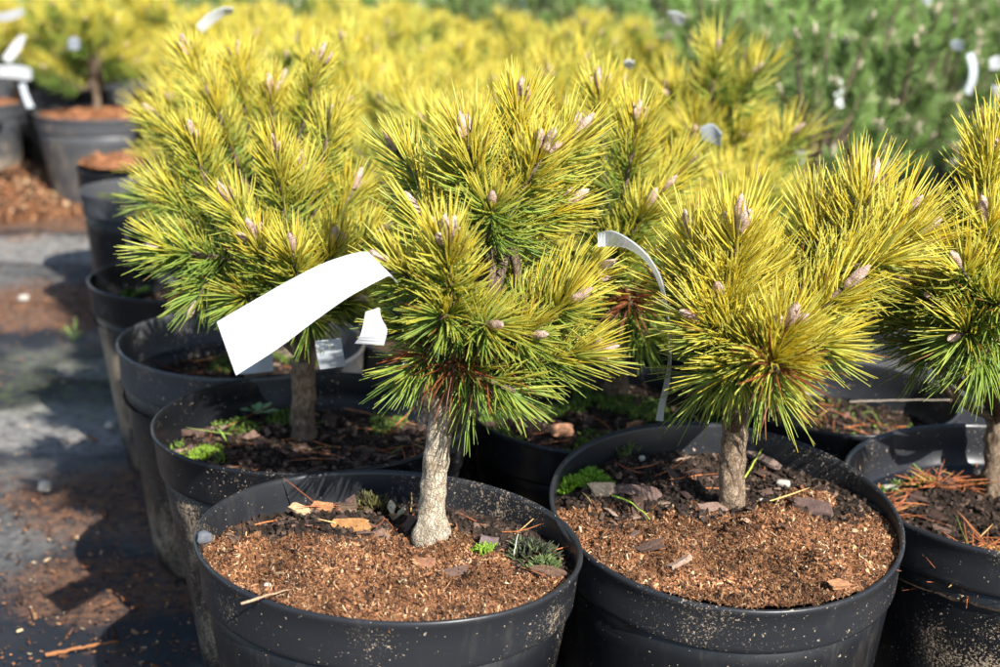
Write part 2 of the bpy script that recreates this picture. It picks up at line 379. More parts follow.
def shoot(rng, tip, d, L, n, nl, gold, kind='gold', rings=4, nw=0.00072, spread=1.0, s0=0.0):
    """needles of one shoot in plant space"""
    tip = np.asarray(tip, float); d = unit(np.asarray(d, float)); L = L * 1.15
    stem0 = tip - d * L
    npair = int(n * 1.75) // 2
    s = rng.random(npair) ** 0.68 * (1 - s0) + s0; s = np.repeat(s, 2)
    m = len(s)
    a = unit(np.cross(d, (0.3, 0.9, 0.2))); b = np.cross(d, a)
    ph = np.repeat(rng.random(npair) * 2 * np.pi, 2) + rng.normal(0, .13, m)
    theta = np.interp(s, [0, .5, .85, 1], [R_(88), R_(74), R_(54), R_(30)]) * spread + rng.normal(0, R_(11), m)
    rad = np.cos(ph)[:, None] * a + np.sin(ph)[:, None] * b
    D = np.cos(theta)[:, None] * d + np.sin(theta)[:, None] * rad
    D += np.array((0, 0, 0.16))                 # a little reach for the light
    D = unit(D)
    P0 = stem0 + d * (s * L)[:, None] + rad * 0.0025
    length = nl * .79 * np.interp(s, [0, .3, 1], [.72, 1, .95]) * np.where(rng.random(m) < .15, rng.uniform(.5, .8, m), rng.uniform(.8, 1.12, m))
    V, F, t, idx = needles(rng, P0, D, d[None].repeat(m, 0), length, nw * rng.uniform(.85, 1.2, m), rng.normal(0, .30, m), rings, 0.72)
    up = D @ GUP
    if kind == 'gold':
        g = gold - .20 + 0.62 * up + 0.55 * (s - .55) + rng.normal(0, .13, m)
        gv = np.clip(g[idx] + 0.80 * (t - .5) - 0.10, 0, 1); gv = gv * gv * (3 - 2 * gv)
        rnd = rng.random(m)[idx][:, None]
        c = (GRN * (1 - rnd) + GRN2 * rnd) * (1 - gv[:, None]) + (YEL * rnd + YEL2 * (1 - rnd)) * gv[:, None]
        c = c * rng.uniform(.82, 1.12, m)[idx][:, None]
        br = (rng.random(m) < .03)[idx] & (t > .6)
        c[br] = (0.35, 0.16, 0.04)
    elif kind == 'rust':
        rnd = rng.random(m)[idx][:, None]
        c = np.array((0.42, 0.13, 0.04)) * rnd + np.array((0.22, 0.07, 0.03)) * (1 - rnd)
    else:
        rnd = rng.random(m)[idx][:, None]
        c = np.array((0.14, 0.24, 0.06)) * rnd + np.array((0.30, 0.42, 0.13)) * (1 - rnd)
        c = c * (0.8 + 0.5 * t[:, None]) * gold * 2.5
    return V, F, c

def buds(rng, tip, d, size, n, pale=False):
    """cluster of n scaly resin buds -> V,F,col"""
    d = unit(np.asarray(d, float)); Vs, Fs, Cs = [], [], []; off = 0
    a = unit(np.cross(d, (0.2, 0.5, 0.8))); b = np.cross(d, a)
    ph0 = rng.random() * 6.28
    for k in range(n):
        ph = ph0 + 6.28 * k / max(n - 1, 1)
        out = 0 if k == 0 else 1
        dd = unit(d + out * (np.cos(ph) * a + np.sin(ph) * b) * rng.uniform(.35, .6))
        p = np.asarray(tip) + out * (np.cos(ph) * a + np.sin(ph) * b) * size * .24 + d * size * .12
        ln = size * (1.15 if k == 0 else rng.uniform(.6, .95)); r = size * (.21 if k == 0 else .17)
        ts = np.linspace(0, 1, 9)
        prof = np.interp(ts, [0, .15, .5, .8, .95, 1], [.55, .9, 1, .75, .35, .08]) * (1 + .07 * np.cos(ts * 40))
        V, F = tube(p + dd * ln * ts[:, None], prof * r, 8)
        V = V + (vnoise(V, 900, k)[:, None] - .5) * r * .3
        c = np.array((0.50, 0.35, 0.28)) if not pale else np.array((.50, .42, .30))
        c = c * (0.35 + 1.15 * vnoise(V, 1100, 5 + k)[:, None])
        Vs.append(V); Fs.append(F + off); Cs.append(c); off += len(V)
    return np.vstack(Vs), np.vstack(Fs), np.vstack(Cs)

def trunk_mesh(rng, p0, p1, p2, r0, r1, seg=22, n=46, flare=.5, lump=None):
    flare = flare * .7
    path = bez(p0, p1, p2, n); t = np.linspace(0, 1, n)
    rad = r0 + (r1 - r0) * t + r0 * flare * np.exp(-t * 9)
    if lump: rad = rad + r0 * lump[1] * np.exp(-((t - lump[0]) / .07) ** 2)
    V, F = tube(path, rad, seg)
    ctr = np.vstack([np.repeat(path, seg, 0), path[-1:]])
    k = int(rng.integers(100))
    f = 1 + (vnoise(V, 80, k) - .5) * .36 + (vnoise(V * (1, 1, .5), 300, k + 1) - .5) * .34
    return ctr + (V - ctr) * f[:, None], F

def join(parts):
    off = 0; Vs, Fs, Cs = [], [], []
    for V, F, *c in parts:
        Vs.append(V); Fs.append(F + off); off += len(V)
        if c: Cs.append(np.broadcast_to(c[0], V.shape))
    return np.vstack(Vs), np.vstack(Fs), (np.vstack(Cs) if Cs else None)

def build_pine(label, base, trunk, shoots, seed, bark, group=None, kind='gold', n=150, nl=.05, rings=4, nw=.00072, cat='pine tree', name='pine_tree', bud=.014, merge=False, twigs=True, seg=22, lump=None, spread=1.0, greener=0.0):
    """base: world xyz; trunk=(mid, top, r0, r1) in local coords; shoots = list of (tip_local, dir, L, gold, nscale, budn)"""
    rng = np.random.default_rng(seed)
    root = empty(name, tuple(base)); tag(root, label, cat, group)
    mid, top, r0, r1 = trunk
    V, F = trunk_mesh(rng, (0, 0, -.012), mid, top, r0, r1, seg=seg, lump=lump)
    mesh('trunk', V, F, bark, root)
    top = np.asarray(top, float)
    allp, allb, allt = [], [], []
    for tip, d, L, gold, ns, bn in shoots:
        tip = np.asarray(tip, float); d = unit(d); b0 = tip - d * L
        kd = kind if gold > -1 else 'rust'
        V, F, c = shoot(rng, tip, d, L, int(n * ns), nl * rng.uniform(.9, 1.08), gold - (greener if gold > -1 else 0), kd, rings, nw, spread)
        start = top - np.array((0, 0, rng.uniform(0, .03)))
        dist = np.linalg.norm(b0 - start)
        ctrl = b0 - d * dist * .45
        path = np.vstack([bez(start, ctrl, b0, 9)[:-1], b0 + d * L * np.linspace(0, 1, 6)[:, None]])
        rr = np.interp(np.linspace(0, 1, len(path)), [0, .6, 1], [min(r1 * .62, .0048), .0032, .002])
        Vt, Ft = tube(path, rr, 7)
        Vt = Vt + (np.stack([vnoise(Vt, 420, q) for q in (1, 2, 3)], 1) - .5) * .0022
        B = buds(rng, tip, d, bud * rng.uniform(.8, 1.2), bn, kind != 'gold') if bn else None
        if merge:
            allp.append((V, F, c)); allt.append((Vt, Ft))
            if B: allb.append(B)
        else:
            if twigs: mesh('branch', Vt, Ft, M_twig, root)
            o = mesh('needle_cluster', V, F, M_needle, root, c)
            if kd == 'rust': o['label'] = 'dead rust brown needles'
            if B: mesh('bud_cluster', B[0], B[1], M_bud, o, B[2])
    if merge:
        V, F, _ = join(allt); mesh('branches', V, F, M_twig, root)
        V, F, c = join(allp); cr = mesh('crown', V, F, M_needle, root, c)
        if allb:
            V, F, c = join(allb); tag(mesh('buds', V, F, M_bud, cr, c), kind='stuff')
    return root

def dome(seed, n, Rr, z0, H, gold=.45, Lr=(.055, .085), low=-8, ns=1.0, upw=.75, bnd=(2, 5), inner=.35):
    """crown spec of n shoots whose tips lie on an uneven dome"""
    rng = np.random.default_rng(seed); out = []
    for k in range(n):
        u = (k + .5) / n
        el = R_(low) + (R_(88) - R_(low)) * (1 - (1 - u) ** .62)
        az = k * 2.39996 + rng.normal(0, .3)
        q = rng.uniform(.82, 1.12) if rng.random() > inner else rng.uniform(.5, .8)
        tip = np.array((Rr * math.cos(el) * math.cos(az) * q, Rr * math.cos(el) * math.sin(az) * q, z0 + H * max(math.sin(el), -.25) * q))
        d = np.array((math.cos(el) * math.cos(az), math.cos(el) * math.sin(az), math.sin(el) * .6 + upw)) + rng.normal(0, .18, 3)
        out.append((tip, d, rng.uniform(*Lr), gold + rng.normal(0, .08), ns, int(rng.integers(*bnd))))
    return out

# ------------------------------------------------------------------ pots
class Pot:
    def __init__(s, c, a, b, ang, tilt=(0, 0), h=.25, soil=(.232, 0, 0), body=.80, mound=()):
        s.mound = mound
        s.c = np.array(c); s.a, s.b, s.ang, s.tilt, s.h, s.soil, s.body = a, b, R_(ang), tilt, h, soil, body
        if mound:
            q = np.random.default_rng(int(abs(c[0]) * 1e4))
            s.mound = tuple(mound) + tuple((a * q.uniform(-.75, .75), -abs(a) * q.uniform(-.1, .75), q.uniform(.006, .016), q.uniform(.002, .0065)) for _ in range(34))
        s.seed = int(abs(c[0] * 977 + c[1] * 331) * 10) % 97
    def ring(s, th, rr, z):
        """rr = ratio to rim radius; ovality fades towards the foot"""
        k = np.clip(z / s.h, 0, 1) ** 1.5
        m = (s.a + s.b) / 2
        a = m + (s.a - m) * k; b = m + (s.b - m) * k
        x = a * rr * np.cos(th); y = b * rr * np.sin(th)
        X = x * math.cos(s.ang) - y * math.sin(s.ang); Y = x * math.sin(s.ang) + y * math.cos(s.ang)
        Z = z + (s.tilt[0] * X + s.tilt[1] * Y) * np.clip(z / s.h, 0, 1) + 0 * X
        return X, Y, Z
    def soil_z(s, X, Y):
        z0, gx, gy = s.soil
        sd = s.seed
        x = X * math.cos(s.ang) + Y * math.sin(s.ang); y = Y * math.cos(s.ang) - X * math.sin(s.ang)
        q = 1 - .75 * np.clip((np.hypot(x / s.a, y / s.b) - .78) / .16, 0, 1)
        z = (z0 + (gx + s.tilt[0]) * X + (gy + s.tilt[1]) * Y + ((n2(X, Y, 22, sd) - .5) * .014
                + (n2(X, Y, 70, sd + 1) - .5) * .008) * q + (n2(X, Y, 190, sd + 2) - .5) * .0055 * (.4 + .6 * q))
        for mx, my, mr, mh in s.mound: z = z + mh * np.exp(-((X - mx) ** 2 + (Y - my) ** 2) / mr ** 2)
        return np.minimum(z, s.h + s.tilt[0] * X + s.tilt[1] * Y + .004 + .02 * q)

def lathe(pot, prof, seg=96):
    th = np.linspace(0, 2 * np.pi, seg, endpoint=False); Rm = (pot.a + pot.b) / 2
    V = []
    for r, z in prof:
        x, y, zz = pot.ring(th, r, np.full(seg, z)); 
        V.append(np.stack([x, y, zz], 1))
    V = np.vstack(V); n = len(prof)
    i = np.arange(n - 1)[:, None] * seg; k = np.arange(seg)[None]
    F = np.stack([i + k, i + (k + 1) % seg, i + seg + (k + 1) % seg, i + seg + k], -1).reshape(-1, 4)
    return V, F

def build_pot(label, pot, soilcol, group=None, mats=(None, None), seg=96, hero=True, cat='plant pot'):
    h = pot.h; f = pot.body
    root = empty('plant_pot', (pot.c[0], pot.c[1], 0)); tag(root, label, cat, group)
    mb, mr = mats[0] or M_pot, mats[1] or M_potrim
    ins = [(.935, h - .040), (.92, h - .07), (f * .95, .02), (.0 + .02, .018)]
    body = [(.02, .002), (f * .93, .0), (f * .97, .004)] + [(f * .97 + (.955 - f * .97) * t, .004 + (h - .046) * t) for t in np.linspace(.1, 1, 8)] + [(.93, h - .040)] + ins[1:]
    V, F = lathe(pot, body, seg); mesh('pot_wall', V, F, mb, root)
    rim = [(.93, h - .041), (.962, h - .0412), (.975, h - .0395), (.978, h - .036), (.985, h - .02), (.99, h - .008),
           (1.0, h - .0055), (1.004, h - .003), (1.002, h - .0008), (.992, h), (.98, h - .0008), (.974, h - .004), (.968, h - .02), (.955, h - .0385), (.93, h - .041)]
    V, F = lathe(pot, rim, seg); mesh('rim_band', V, F, mr, root)
    # compost
    nr, ns_ = (46, 150) if hero else (12, 40)
    rho = np.sqrt(np.linspace(0.0004, 1, nr)) * .979; th = np.linspace(0, 2 * np.pi, ns_, endpoint=False)
    Rr, Th = np.meshgrid(rho, th, indexing='ij')
    X, Y, _ = pot.ring(Th, Rr * .99, np.full(Rr.shape, pot.soil[0]))
    Z = pot.soil_z(X, Y)
    V = np.stack([X, Y, Z], -1).reshape(-1, 3)
    i = np.arange(nr - 1)[:, None] * ns_; k = np.arange(ns_)[None]
    F = np.stack([i + k, i + ns_ + k, i + ns_ + (k + 1) % ns_, i + (k + 1) % ns_], -1).reshape(-1, 4)
    c = soilcol(V[:, 0], V[:, 1])
    so_ = mesh('compost', V, F, M_soil, root, c); tag(so_, kind='stuff')
    return root

def chips(rng, pos, size, flat, elong, cols, tiltmax=.5, up=.3):
    """irregular little slabs; pos (n,3), size (n,), returns V,F,C"""
    n = len(pos)
    cube = np.array([(-1, -1, -1), (1, -1, -1), (1, 1, -1), (-1, 1, -1), (-1, -1, 1), (1, -1, 1), (1, 1, 1), (-1, 1, 1)], float) * .5
    V = cube[None].repeat(n, 0) + rng.normal(0, .17, (n, 8, 3))
    V[:, :, 0] *= (size * elong)[:, None]; V[:, :, 1] *= size[:, None]; V[:, :, 2] *= (size * flat)[:, None]
    az = rng.random(n) * 6.283; tl = rng.normal(0, tiltmax, n); rl = rng.normal(0, tiltmax, n)
    cz, sz = np.cos(az), np.sin(az); ct, st = np.cos(tl), np.sin(tl); cr, sr = np.cos(rl), np.sin(rl)
    x, y, z = V[..., 0], V[..., 1], V[..., 2]
    y, z = y * cr[:, None] - z * sr[:, None], y * sr[:, None] + z * cr[:, None]
    x, z = x * ct[:, None] - z * st[:, None], x * st[:, None] + z * ct[:, None]
    x, y = x * cz[:, None] - y * sz[:, None], x * sz[:, None] + y * cz[:, None]
    V = np.stack([x, y, z], -1) + pos[:, None] + np.array((0, 0, 1.)) * (size * up)[:, None, None]
    q = np.array([(0, 3, 2, 1), (4, 5, 6, 7), (0, 1, 5, 4), (1, 2, 6, 5), (2, 3, 7, 6), (3, 0, 4, 7)])
    F = (np.arange(n) * 8)[:, None, None] + q[None]
    return V.reshape(-1, 3), F.reshape(-1, 4), np.repeat(cols, 8, 0)

def pal(rng, n, cols, wts):
    cols = np.array(cols); k = rng.choice(len(cols), n, p=np.array(wts) / sum(wts))
    return cols[k] * rng.uniform(.7, 1.3, n)[:, None]

COIR = [(.22, .10, .046), (.14, .06, .028), (.33, .175, .085), (.05, .026, .016), (.50, .37, .22)]
COIRW = [5, 5, 2.5, 4, .8]
DARK = [(.022, .015, .011), (.04, .027, .02), (.075, .05, .036), (.16, .10, .07)]
DARKW = [5, 4, 2, .8]
BARK = [(.10, .062, .048), (.16, .10, .075), (.06, .036, .028), (.27, .19, .14)]

def sample(pot, rng, n, cond=None, rmax=.93):
    out = []
    while sum(len(o) for o in out) < n:
        rho = np.sqrt(rng.random(n * 2)) * rmax; th = rng.random(n * 2) * 6.283
        X, Y, _ = pot.ring(th, rho, np.full(n * 2, pot.soil[0]))
        ok = np.ones(len(X), bool) if cond is None else cond(X, Y) > rng.random(len(X))
        P = np.stack([X[ok], Y[ok], pot.soil_z(X[ok], Y[ok])], 1); out.append(P)
        if len(out) > 30: break
    return np.vstack(out)[:n]

def litter(root, pot, seed, coir=None, ncoir=9000, ndark=3500, nbark=60, nneed=30, nmoss=0, mosscond=None, needcond=None, nneedcol='rust'):
    """what lies on the compost; coir(X,Y)->0..1 where the fresh fibre was heaped"""
    rng = np.random.default_rng(seed)
    cc = coir or (lambda X, Y: np.zeros_like(X)); dc = lambda X, Y: 1 - cc(X, Y)
    if coir is not None and ncoir:
        P = sample(pot, rng, ncoir, cc, .972); n = len(P)
        cv = .4 + 1.2 * n2(P[:, 0], P[:, 1], 42, seed)
        cv *= .75 + .5 * n2(P[:, 0], P[:, 1], 160, seed + 4)
        sz = rng.uniform(.0005, .0013, n) * np.where(rng.random(n) < .06, 1.9, 1)
        fb = rng.random(n) < .55; sz = np.where(fb, sz * .62, sz)
        V, F, C = chips(rng, P, sz, rng.uniform(.4, 1, n), np.where(fb, rng.uniform(3, 9, n), rng.uniform(1, 2.2, n)), pal(rng, n, COIR, COIRW) * cv[:, None], .7, .35)
        tag(mesh('fibre_crumbs', V, F, M_chip, root, C, smooth=False), kind='stuff')
    P = sample(pot, rng, ndark, dc) if ndark else []; n = len(P)
    if n:
        V, F, C = chips(rng, P, rng.uniform(.001, .0036, n), rng.uniform(.4, 1, n), rng.uniform(1, 2.2, n), pal(rng, n, DARK, DARKW), .5, .3)
        tag(mesh('compost_crumbs', V, F, M_chip, root, C, smooth=False), kind='stuff')
    if nbark:
        P = sample(pot, rng, nbark, lambda X, Y: np.clip(dc(X, Y) + .06, 0, 1), .88); n = len(P)
        V, F, C = chips(rng, P, rng.uniform(.003, .008, n), rng.uniform(.15, .4, n), rng.uniform(1.2, 2.8, n), pal(rng, n, BARK, [4, 3, 3, 1]), .3, .35)
        tag(mesh('bark_flakes', V, F, M_chip, root, C, smooth=False), kind='stuff')
    if nneed:
        P = sample(pot, rng, nneed, needcond or dc, .85); n = len(P)
        az = rng.random(n) * 6.28; D = np.stack([np.cos(az), np.sin(az), rng.normal(.12, .12, n)], 1)
        P[:, 2] += .003
        V, F, t, idx = needles(rng, P, D, np.zeros((n, 3)), rng.uniform(.02, .05, n), np.full(n, .0007), rng.normal(0, .3, n))
        cols = pal(rng, n, [(.45, .16, .06), (.3, .1, .045), (.55, .36, .14), (.2, .26, .06)], [5, 4, 1, .6])
        tag(mesh('fallen_needles', V, F, M_chip, root, cols[idx]), kind='stuff')
    if nmoss:
        P = sample(pot, rng, nmoss, mosscond or dc, .92); n = len(P)
        az = rng.random(n) * 6.28; D = np.stack([np.cos(az) * .7, np.sin(az) * .7, rng.uniform(.3, 1.2, n)], 1)
        P[:, 2] += rng.uniform(0, .006, n)
        V, F, t, idx = needles(rng, P, D, np.zeros((n, 3)), rng.uniform(.002, .0055, n), rng.uniform(.0006, .0013, n), rng.normal(0, .3, n), rings=3)
        cols = pal(rng, n, [(.16, .27, .035), (.10, .18, .03), (.28, .36, .06), (.07, .10, .03)], [4, 4, 2, 3])
        tag(mesh('moss', V, F, M_leaf, root, cols[idx]), kind='stuff')

def sm(x, lo, hi):
    t = np.clip((x - lo) / (hi - lo), 0, 1); return t * t * (3 - 2 * t)

def soilmix(coir):
    a, b = np.array((.17, .08, .034)), np.array((.028, .019, .014))
    def f(X, Y):
        k = (coir(X, Y) if coir else np.zeros_like(X))[:, None]
        return a * k + b * (1 - k)
    return f

def gz(px, py, z):
    """world point at pixel (px, py) on the level z"""
    d = pt(px, py, 1.0) - np.array((0, 0, CAM_H)); k = (z - CAM_H) / d[2]
    return np.array((0, 0, CAM_H)) + d * k

# ------------------------------------------------------------------ the near pots
PA = Pot((-.083, .973), .152, .129, -28, soil=(.233, 0, -.10), mound=((-.075, .07, .022, .012), (-.03, .065, .03, .007), (.09, .0, .03, -.004)))
PB = Pot((-.174, 1.233), .147, .137, 12, soil=(.212, 0, -.03))
PC = Pot((.183, 1.045), .150, .140, -80, tilt=(-.02, .11), soil=(.236, 0, -.10), mound=((.035, -.035, .045, .024), (-.06, -.05, .03, .007), (.078, .036, .022, .012), (-.03, .0, .02, .006), (-.07, .01, .02, .006)))
PD = Pot((-.285, 1.478), .142, .130, -42, soil=(.192, 0, 0))
PE = Pot((-.395, 1.765), .138, .130, 20, soil=(.200, 0, 0))
PG = Pot((.462, 1.13), .158, .155, 10, h=.237, soil=(.186, 0, 0))
PH = Pot((.355, 1.385), .122, .12, 0, h=.23, soil=(.185, 0, 0))
PM = Pot((.11, 1.335), .142, .138, 0, h=.232, soil=(.208, 0, 0))

def world_noise_edge(X, Y, s): return (n2(X, Y, 28, s) - .5) * .07
coirA = lambda X, Y: 1 - sm(Y + world_noise_edge(X, Y, 3) + .35 * np.maximum(X - .05, 0) * 3 * (Y > -.06), .035, .062)
coirC = lambda X, Y: np.maximum(1 - sm(Y + world_noise_edge(X, Y, 5), -.015, .012), (np.hypot(X - .075, Y - .035) < .024) * 1.0)

rA = build_pot('black pot in the front centre heaped with orange brown fibre, pale trunk rising from it', PA, soilmix(coirA), 'black nursery pots of the front rows')
litter(rA, PA, 11, coirA, 25000, 2200, 34, 26, 0)
rC = build_pot('black tilted pot right of centre, fibre in its front half and dark soil behind', PC, soilmix(coirC), 'black nursery pots of the front rows')
litter(rC, PC, 12, coirC, 25000, 3600, 46, 14, 0)
rB = build_pot('splashed black pot with dark soil and bark chips, behind the front centre pot', PB, soilmix(None), 'black nursery pots of the front rows', (M_potdirty, M_pot))
litter(rB, PB, 13, None, 0, 5500, 170, 45, 900, lambda X, Y: (n2(X, Y, 20, 9) > .66) * 1.0)
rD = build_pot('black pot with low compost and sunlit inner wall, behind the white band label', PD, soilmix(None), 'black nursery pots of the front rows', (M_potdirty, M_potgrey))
litter(rD, PD, 14, None, 0, 3500, 50, 30, 900, lambda X, Y: (n2(X, Y, 20, 2) > .6) * 1.0)
rE = build_pot('dark pot at the aisle with a green weed in it, fourth back along the aisle', PE, soilmix(None), 'black nursery pots of the front rows', (M_potdirty, M_pot))
litter(rE, PE, 15, None, 0, 2500, 30, 10, 1500, lambda X, Y: (n2(X, Y, 16, 2) > .62) * 1.0)
rG = build_pot('grey lit pot cut by the right edge of the picture, rusty needles inside', PG, soilmix(None), 'black nursery pots of the front rows', (M_pot, M_potrim))
litter(rG, PG, 16, None, 0, 3500, 60, 420, 2600, lambda X, Y: (n2(X, Y, 24, 4) > .62) * 1.0, lambda X, Y: (n2(X, Y, 12, 8) > .45) * 1.0)
rH = build_pot('low pot in deep shade behind the right pine, dark inside', PH, soilmix(None), 'black nursery pots of the front rows', (M_pot, M_potrim))
litter(rH, PH, 17, None, 0, 2500, 50, 60, 300)
rM = build_pot('moss filled black pot in the middle, between the two front pines', PM, soilmix(None), 'black nursery pots of the front rows')
litter(rM, PM, 18, None, 0, 2500, 60, 20, 9000, lambda X, Y: (n2(X, Y, 20, 4) > .42) * 1.0)

# clumps of moss and weeds: each a plant of its own
def clump(name, label, cat, pot, x, y, r, n, seed, hgt=.007, cols=((.2, .33, .03), (.30, .42, .05)), wd=(.0007, .0013), group=None):
    rng = np.random.default_rng(seed)
    a = rng.random(n) * 6.283; q = np.sqrt(rng.random(n)) * r * (1 + .5 * np.sin(a * 3 + seed))
    X = q * np.cos(a); Y = q * np.sin(a)
    z0 = float(pot.soil_z(np.array([x]), np.array([y]))[0])
    Z = pot.soil_z(x + X, y + Y) - z0 + .001 + hgt * .8 * np.clip(1 - q / r, 0, 1) ** .5
    D = np.stack([np.cos(a) * .6 + rng.normal(0, .4, n), np.sin(a) * .6 + rng.normal(0, .4, n), rng.uniform(.4, 1.2, n)], 1)
    V, F, t, idx = needles(rng, np.stack([X, Y, Z], 1), D, np.zeros((n, 3)), rng.uniform(.5, 1, n) * hgt, rng.uniform(*wd, n), rng.normal(0, .4, n), rings=3)
    c = np.array(cols)[rng.integers(0, len(cols), n)] * rng.uniform(.6, 1.2, n)[:, None]
    o = mesh(name, V, F, M_leaf, None, c[idx], loc=(pot.c[0] + x, pot.c[1] + y, z0))
    return tag(o, label, cat, group)
def loc_of(pot, px, py): 
    p = gz(px, py, pot.soil[0] + .003); return p[0] - pot.c[0], p[1] - pot.c[1]
MG = 'small moss clumps on the compost'
for (nm, lb, P, px, py, r, n, hg, cols) in [
    ('moss_clump', 'grey green spiky moss tuft at the right edge of the front centre pot', PA, 530, 553, .014, 200, .011, ((.08, .10, .045), (.14, .17, .08), (.05, .055, .035))),
    ('moss_clump', 'low green moss patch against the right wall of the front centre pot', PA, 545, 570, .011, 160, .007, ((.10, .15, .05), (.18, .22, .07))),
    ('moss_clump', 'tiny bright green moss tuft beside the pale trunk', PA, 484, 547, .006, 120, .006, ((.24, .42, .03), (.3, .45, .06))),
    ('moss_clump', 'dark brown green moss lump at the back left of the front centre pot', PA, 372, 498, .012, 320, .012, ((.10, .10, .04), (.18, .17, .06), (.05, .035, .02))),
    ('moss_clump', 'larger bright green moss clump at the left rim of the right hand pot', PC, 574, 490, .012, 420, .008, ((.2, .42, .02), (.3, .5, .05))),
    ('moss_clump', 'smaller bright green moss clump behind the left rim one in the right hand pot', PC, 594, 480, .011, 360, .008, ((.17, .38, .02), (.28, .48, .05))),
    ('moss_clump', 'thin grey green moss at the back of the right hand pot', PC, 622, 455, .013, 260, .010, ((.12, .17, .05), (.2, .25, .1))),
    ('moss_clump', 'yellow green moss clump near the front left rim of the bark chip pot', PB, 205, 455, .018, 420, .005, ((.28, .42, .03), (.2, .33, .04))),
    ('moss_clump', 'dark mossy mound at the left of the grey lit pot', PG, 888, 462, .024, 900, .018, ((.12, .15, .04), (.08, .09, .03), (.2, .24, .06)))]:
    x, y = loc_of(P, px, py)
    clump(nm, lb, 'moss', P, x, y, r, n, int(px), hg, cols, group=MG)

def rosette(label, cat, p, n, length, width, col, seed, name='weed_seedling', up=.5):
    rng = np.random.default_rng(seed); Vs, Fs = [], []; off = 0
    for k in range(n):
        a = k * 2.4 + rng.normal(0, .2); L = length * rng.uniform(.7, 1.1); m = 7
        t = np.linspace(0, 1, m); wdt = width * np.interp(t, [0, .35, .7, 1], [.25, .35, 1, .1])
        el = up * rng.uniform(.6, 1.3)
        cx = np.stack([np.cos(a) * L * t, np.sin(a) * L * t, L * (el * t - .35 * t * t) + .001], 1)
        sd = np.array((-np.sin(a), np.cos(a), 0))
        mid = cx - np.array((0, 0, 1)) * (wdt * .25)[:, None]
        V = np.concatenate([cx - sd * wdt[:, None], mid, cx + sd * wdt[:, None]])
        V = np.vstack([V, V - (0, 0, .0004)])
        i = np.arange(m - 1)
        f = [np.stack([i, i + 1, i + 1 + m, i + m], 1), np.stack([i + m, i + 1 + m, i + 1 + 2 * m, i + 2 * m], 1)]
        f = f + [q[:, ::-1] + 3 * m for q in f]
        Vs.append(V); Fs.append(np.vstack(f) + off); off += len(V)
    V = np.vstack(Vs); c = np.array(col) * rng.uniform(.8, 1.2, len(V))[:, None]
    return tag(mesh(name, V, np.vstack(Fs), M_leaf, None, c, loc=tuple(p)), label, cat)
def on(pot, px, py, dz=0.0):
    x, y = loc_of(pot, px, py); return (pot.c[0] + x, pot.c[1] + y, float(pot.soil_z(np.array([x]), np.array([y]))[0]) + dz)
rosette('pale blue green seedling rosette on the dark soil under the white band label', 'weed', on(PB, 259, 416, .006), 8, .019, .0042, (.26, .42, .2), 1, up=.7)
rosette('thin bright green sprout left of the seedling in the bark chip pot', 'weed', on(PB, 228, 440), 3, .017, .0012, (.25, .42, .08), 5, up=1.6, name='grass_sprout')
rosette('bright leafy green weed in the dark aisle side pot', 'weed', on(PE, 131, 296), 16, .03, .007, (.17, .33, .06), 3, up=.9)
rosette('small green sprout standing on the aisle fabric', 'weed', tuple(gz(74, 342, 0)), 7, .03, .003, (.22, .32, .08), 8, up=1.2, name='grass_sprout')

def slab(name, label, cat, p, sx, sy, sz, yaw, colA, colB, seed, tilt=(0, 0), mat=None, sub=5):
    """weathered splinter or stone: subdivided irregular block"""
    rng = np.random.default_rng(seed); g = np.linspace(-.5, .5, sub)
    Vs, Fs = [], []; off = 0
    for ax in range(3):
        for sgn in (-.5, .5):
            U, W = np.meshgrid(g, g, indexing='ij'); v = np.zeros((sub * sub, 3))
            o = [i for i in range(3) if i != ax]
            v[:, o[0]] = U.ravel(); v[:, o[1]] = W.ravel(); v[:, ax] = sgn
            i, j = np.meshgrid(np.arange(sub - 1), np.arange(sub - 1)); a = (i * sub + j).ravel()
            f = np.stack([a, a + sub, a + sub + 1, a + 1], 1)
            if (sgn > 0) != (ax != 1): f = f[:, ::-1]
            Vs.append(v); Fs.append(f + off); off += len(v)
    V = np.vstack(Vs); F = np.vstack(Fs)
    key = np.round(V * 1000).astype(int); uq, inv = np.unique(key, axis=0, return_inverse=True); inv = inv.ravel()
    V = uq / 1000.0; F = inv[F]
    r = np.linalg.norm(V, axis=1, keepdims=True); V = V * (1 - (.75 if mat is not None else .36) * np.clip(r - .5, 0, 1))
    V += (np.stack([vnoise(V, 3.1, seed + q) for q in range(3)], 1) - .5) * .30
    V = V * (sx, sy, sz)
    streak = vnoise(V * (1, 5, 5), 260, seed)[:, None]
    c = np.array(colA) * streak + np.array(colB) * (1 - streak)
    o = mesh(name, V, F, mat or M_chip, None, c, loc=(p[0], p[1], p[2]), smooth=mat is not None)
    o.rotation_euler = (tilt[0], tilt[1], R_(yaw)); return tag(o, label, cat)
WC = 'wood chip'
slab('wood_chip', 'large ribbed orange brown wood chip on the fibre left of the pale trunk', WC, on(PA, 350, 527, .003), .030, .013, .006, 4, (.42, .22, .085), (.22, .10, .035), 1, (.5, 0))
slab('wood_chip', 'pale tan splinter lying slanted, left of the largest wood chip', WC, on(PA, 300, 515, .004), .018, .008, .004, -38, (.62, .42, .24), (.4, .25, .12), 2, (.4, .1))
slab('wood_chip', 'reddish brown chip between the splinter and the largest wood chip', WC, on(PA, 322, 514, .003), .017, .010, .004, -10, (.42, .2, .09), (.25, .12, .05), 3, (.4, 0))
slab('wood_chip', 'dark brown bark lump behind the largest wood chip', WC, on(PA, 347, 511, .003), .017, .008, .006, 6, (.07, .045, .03), (.14, .09, .06), 4)
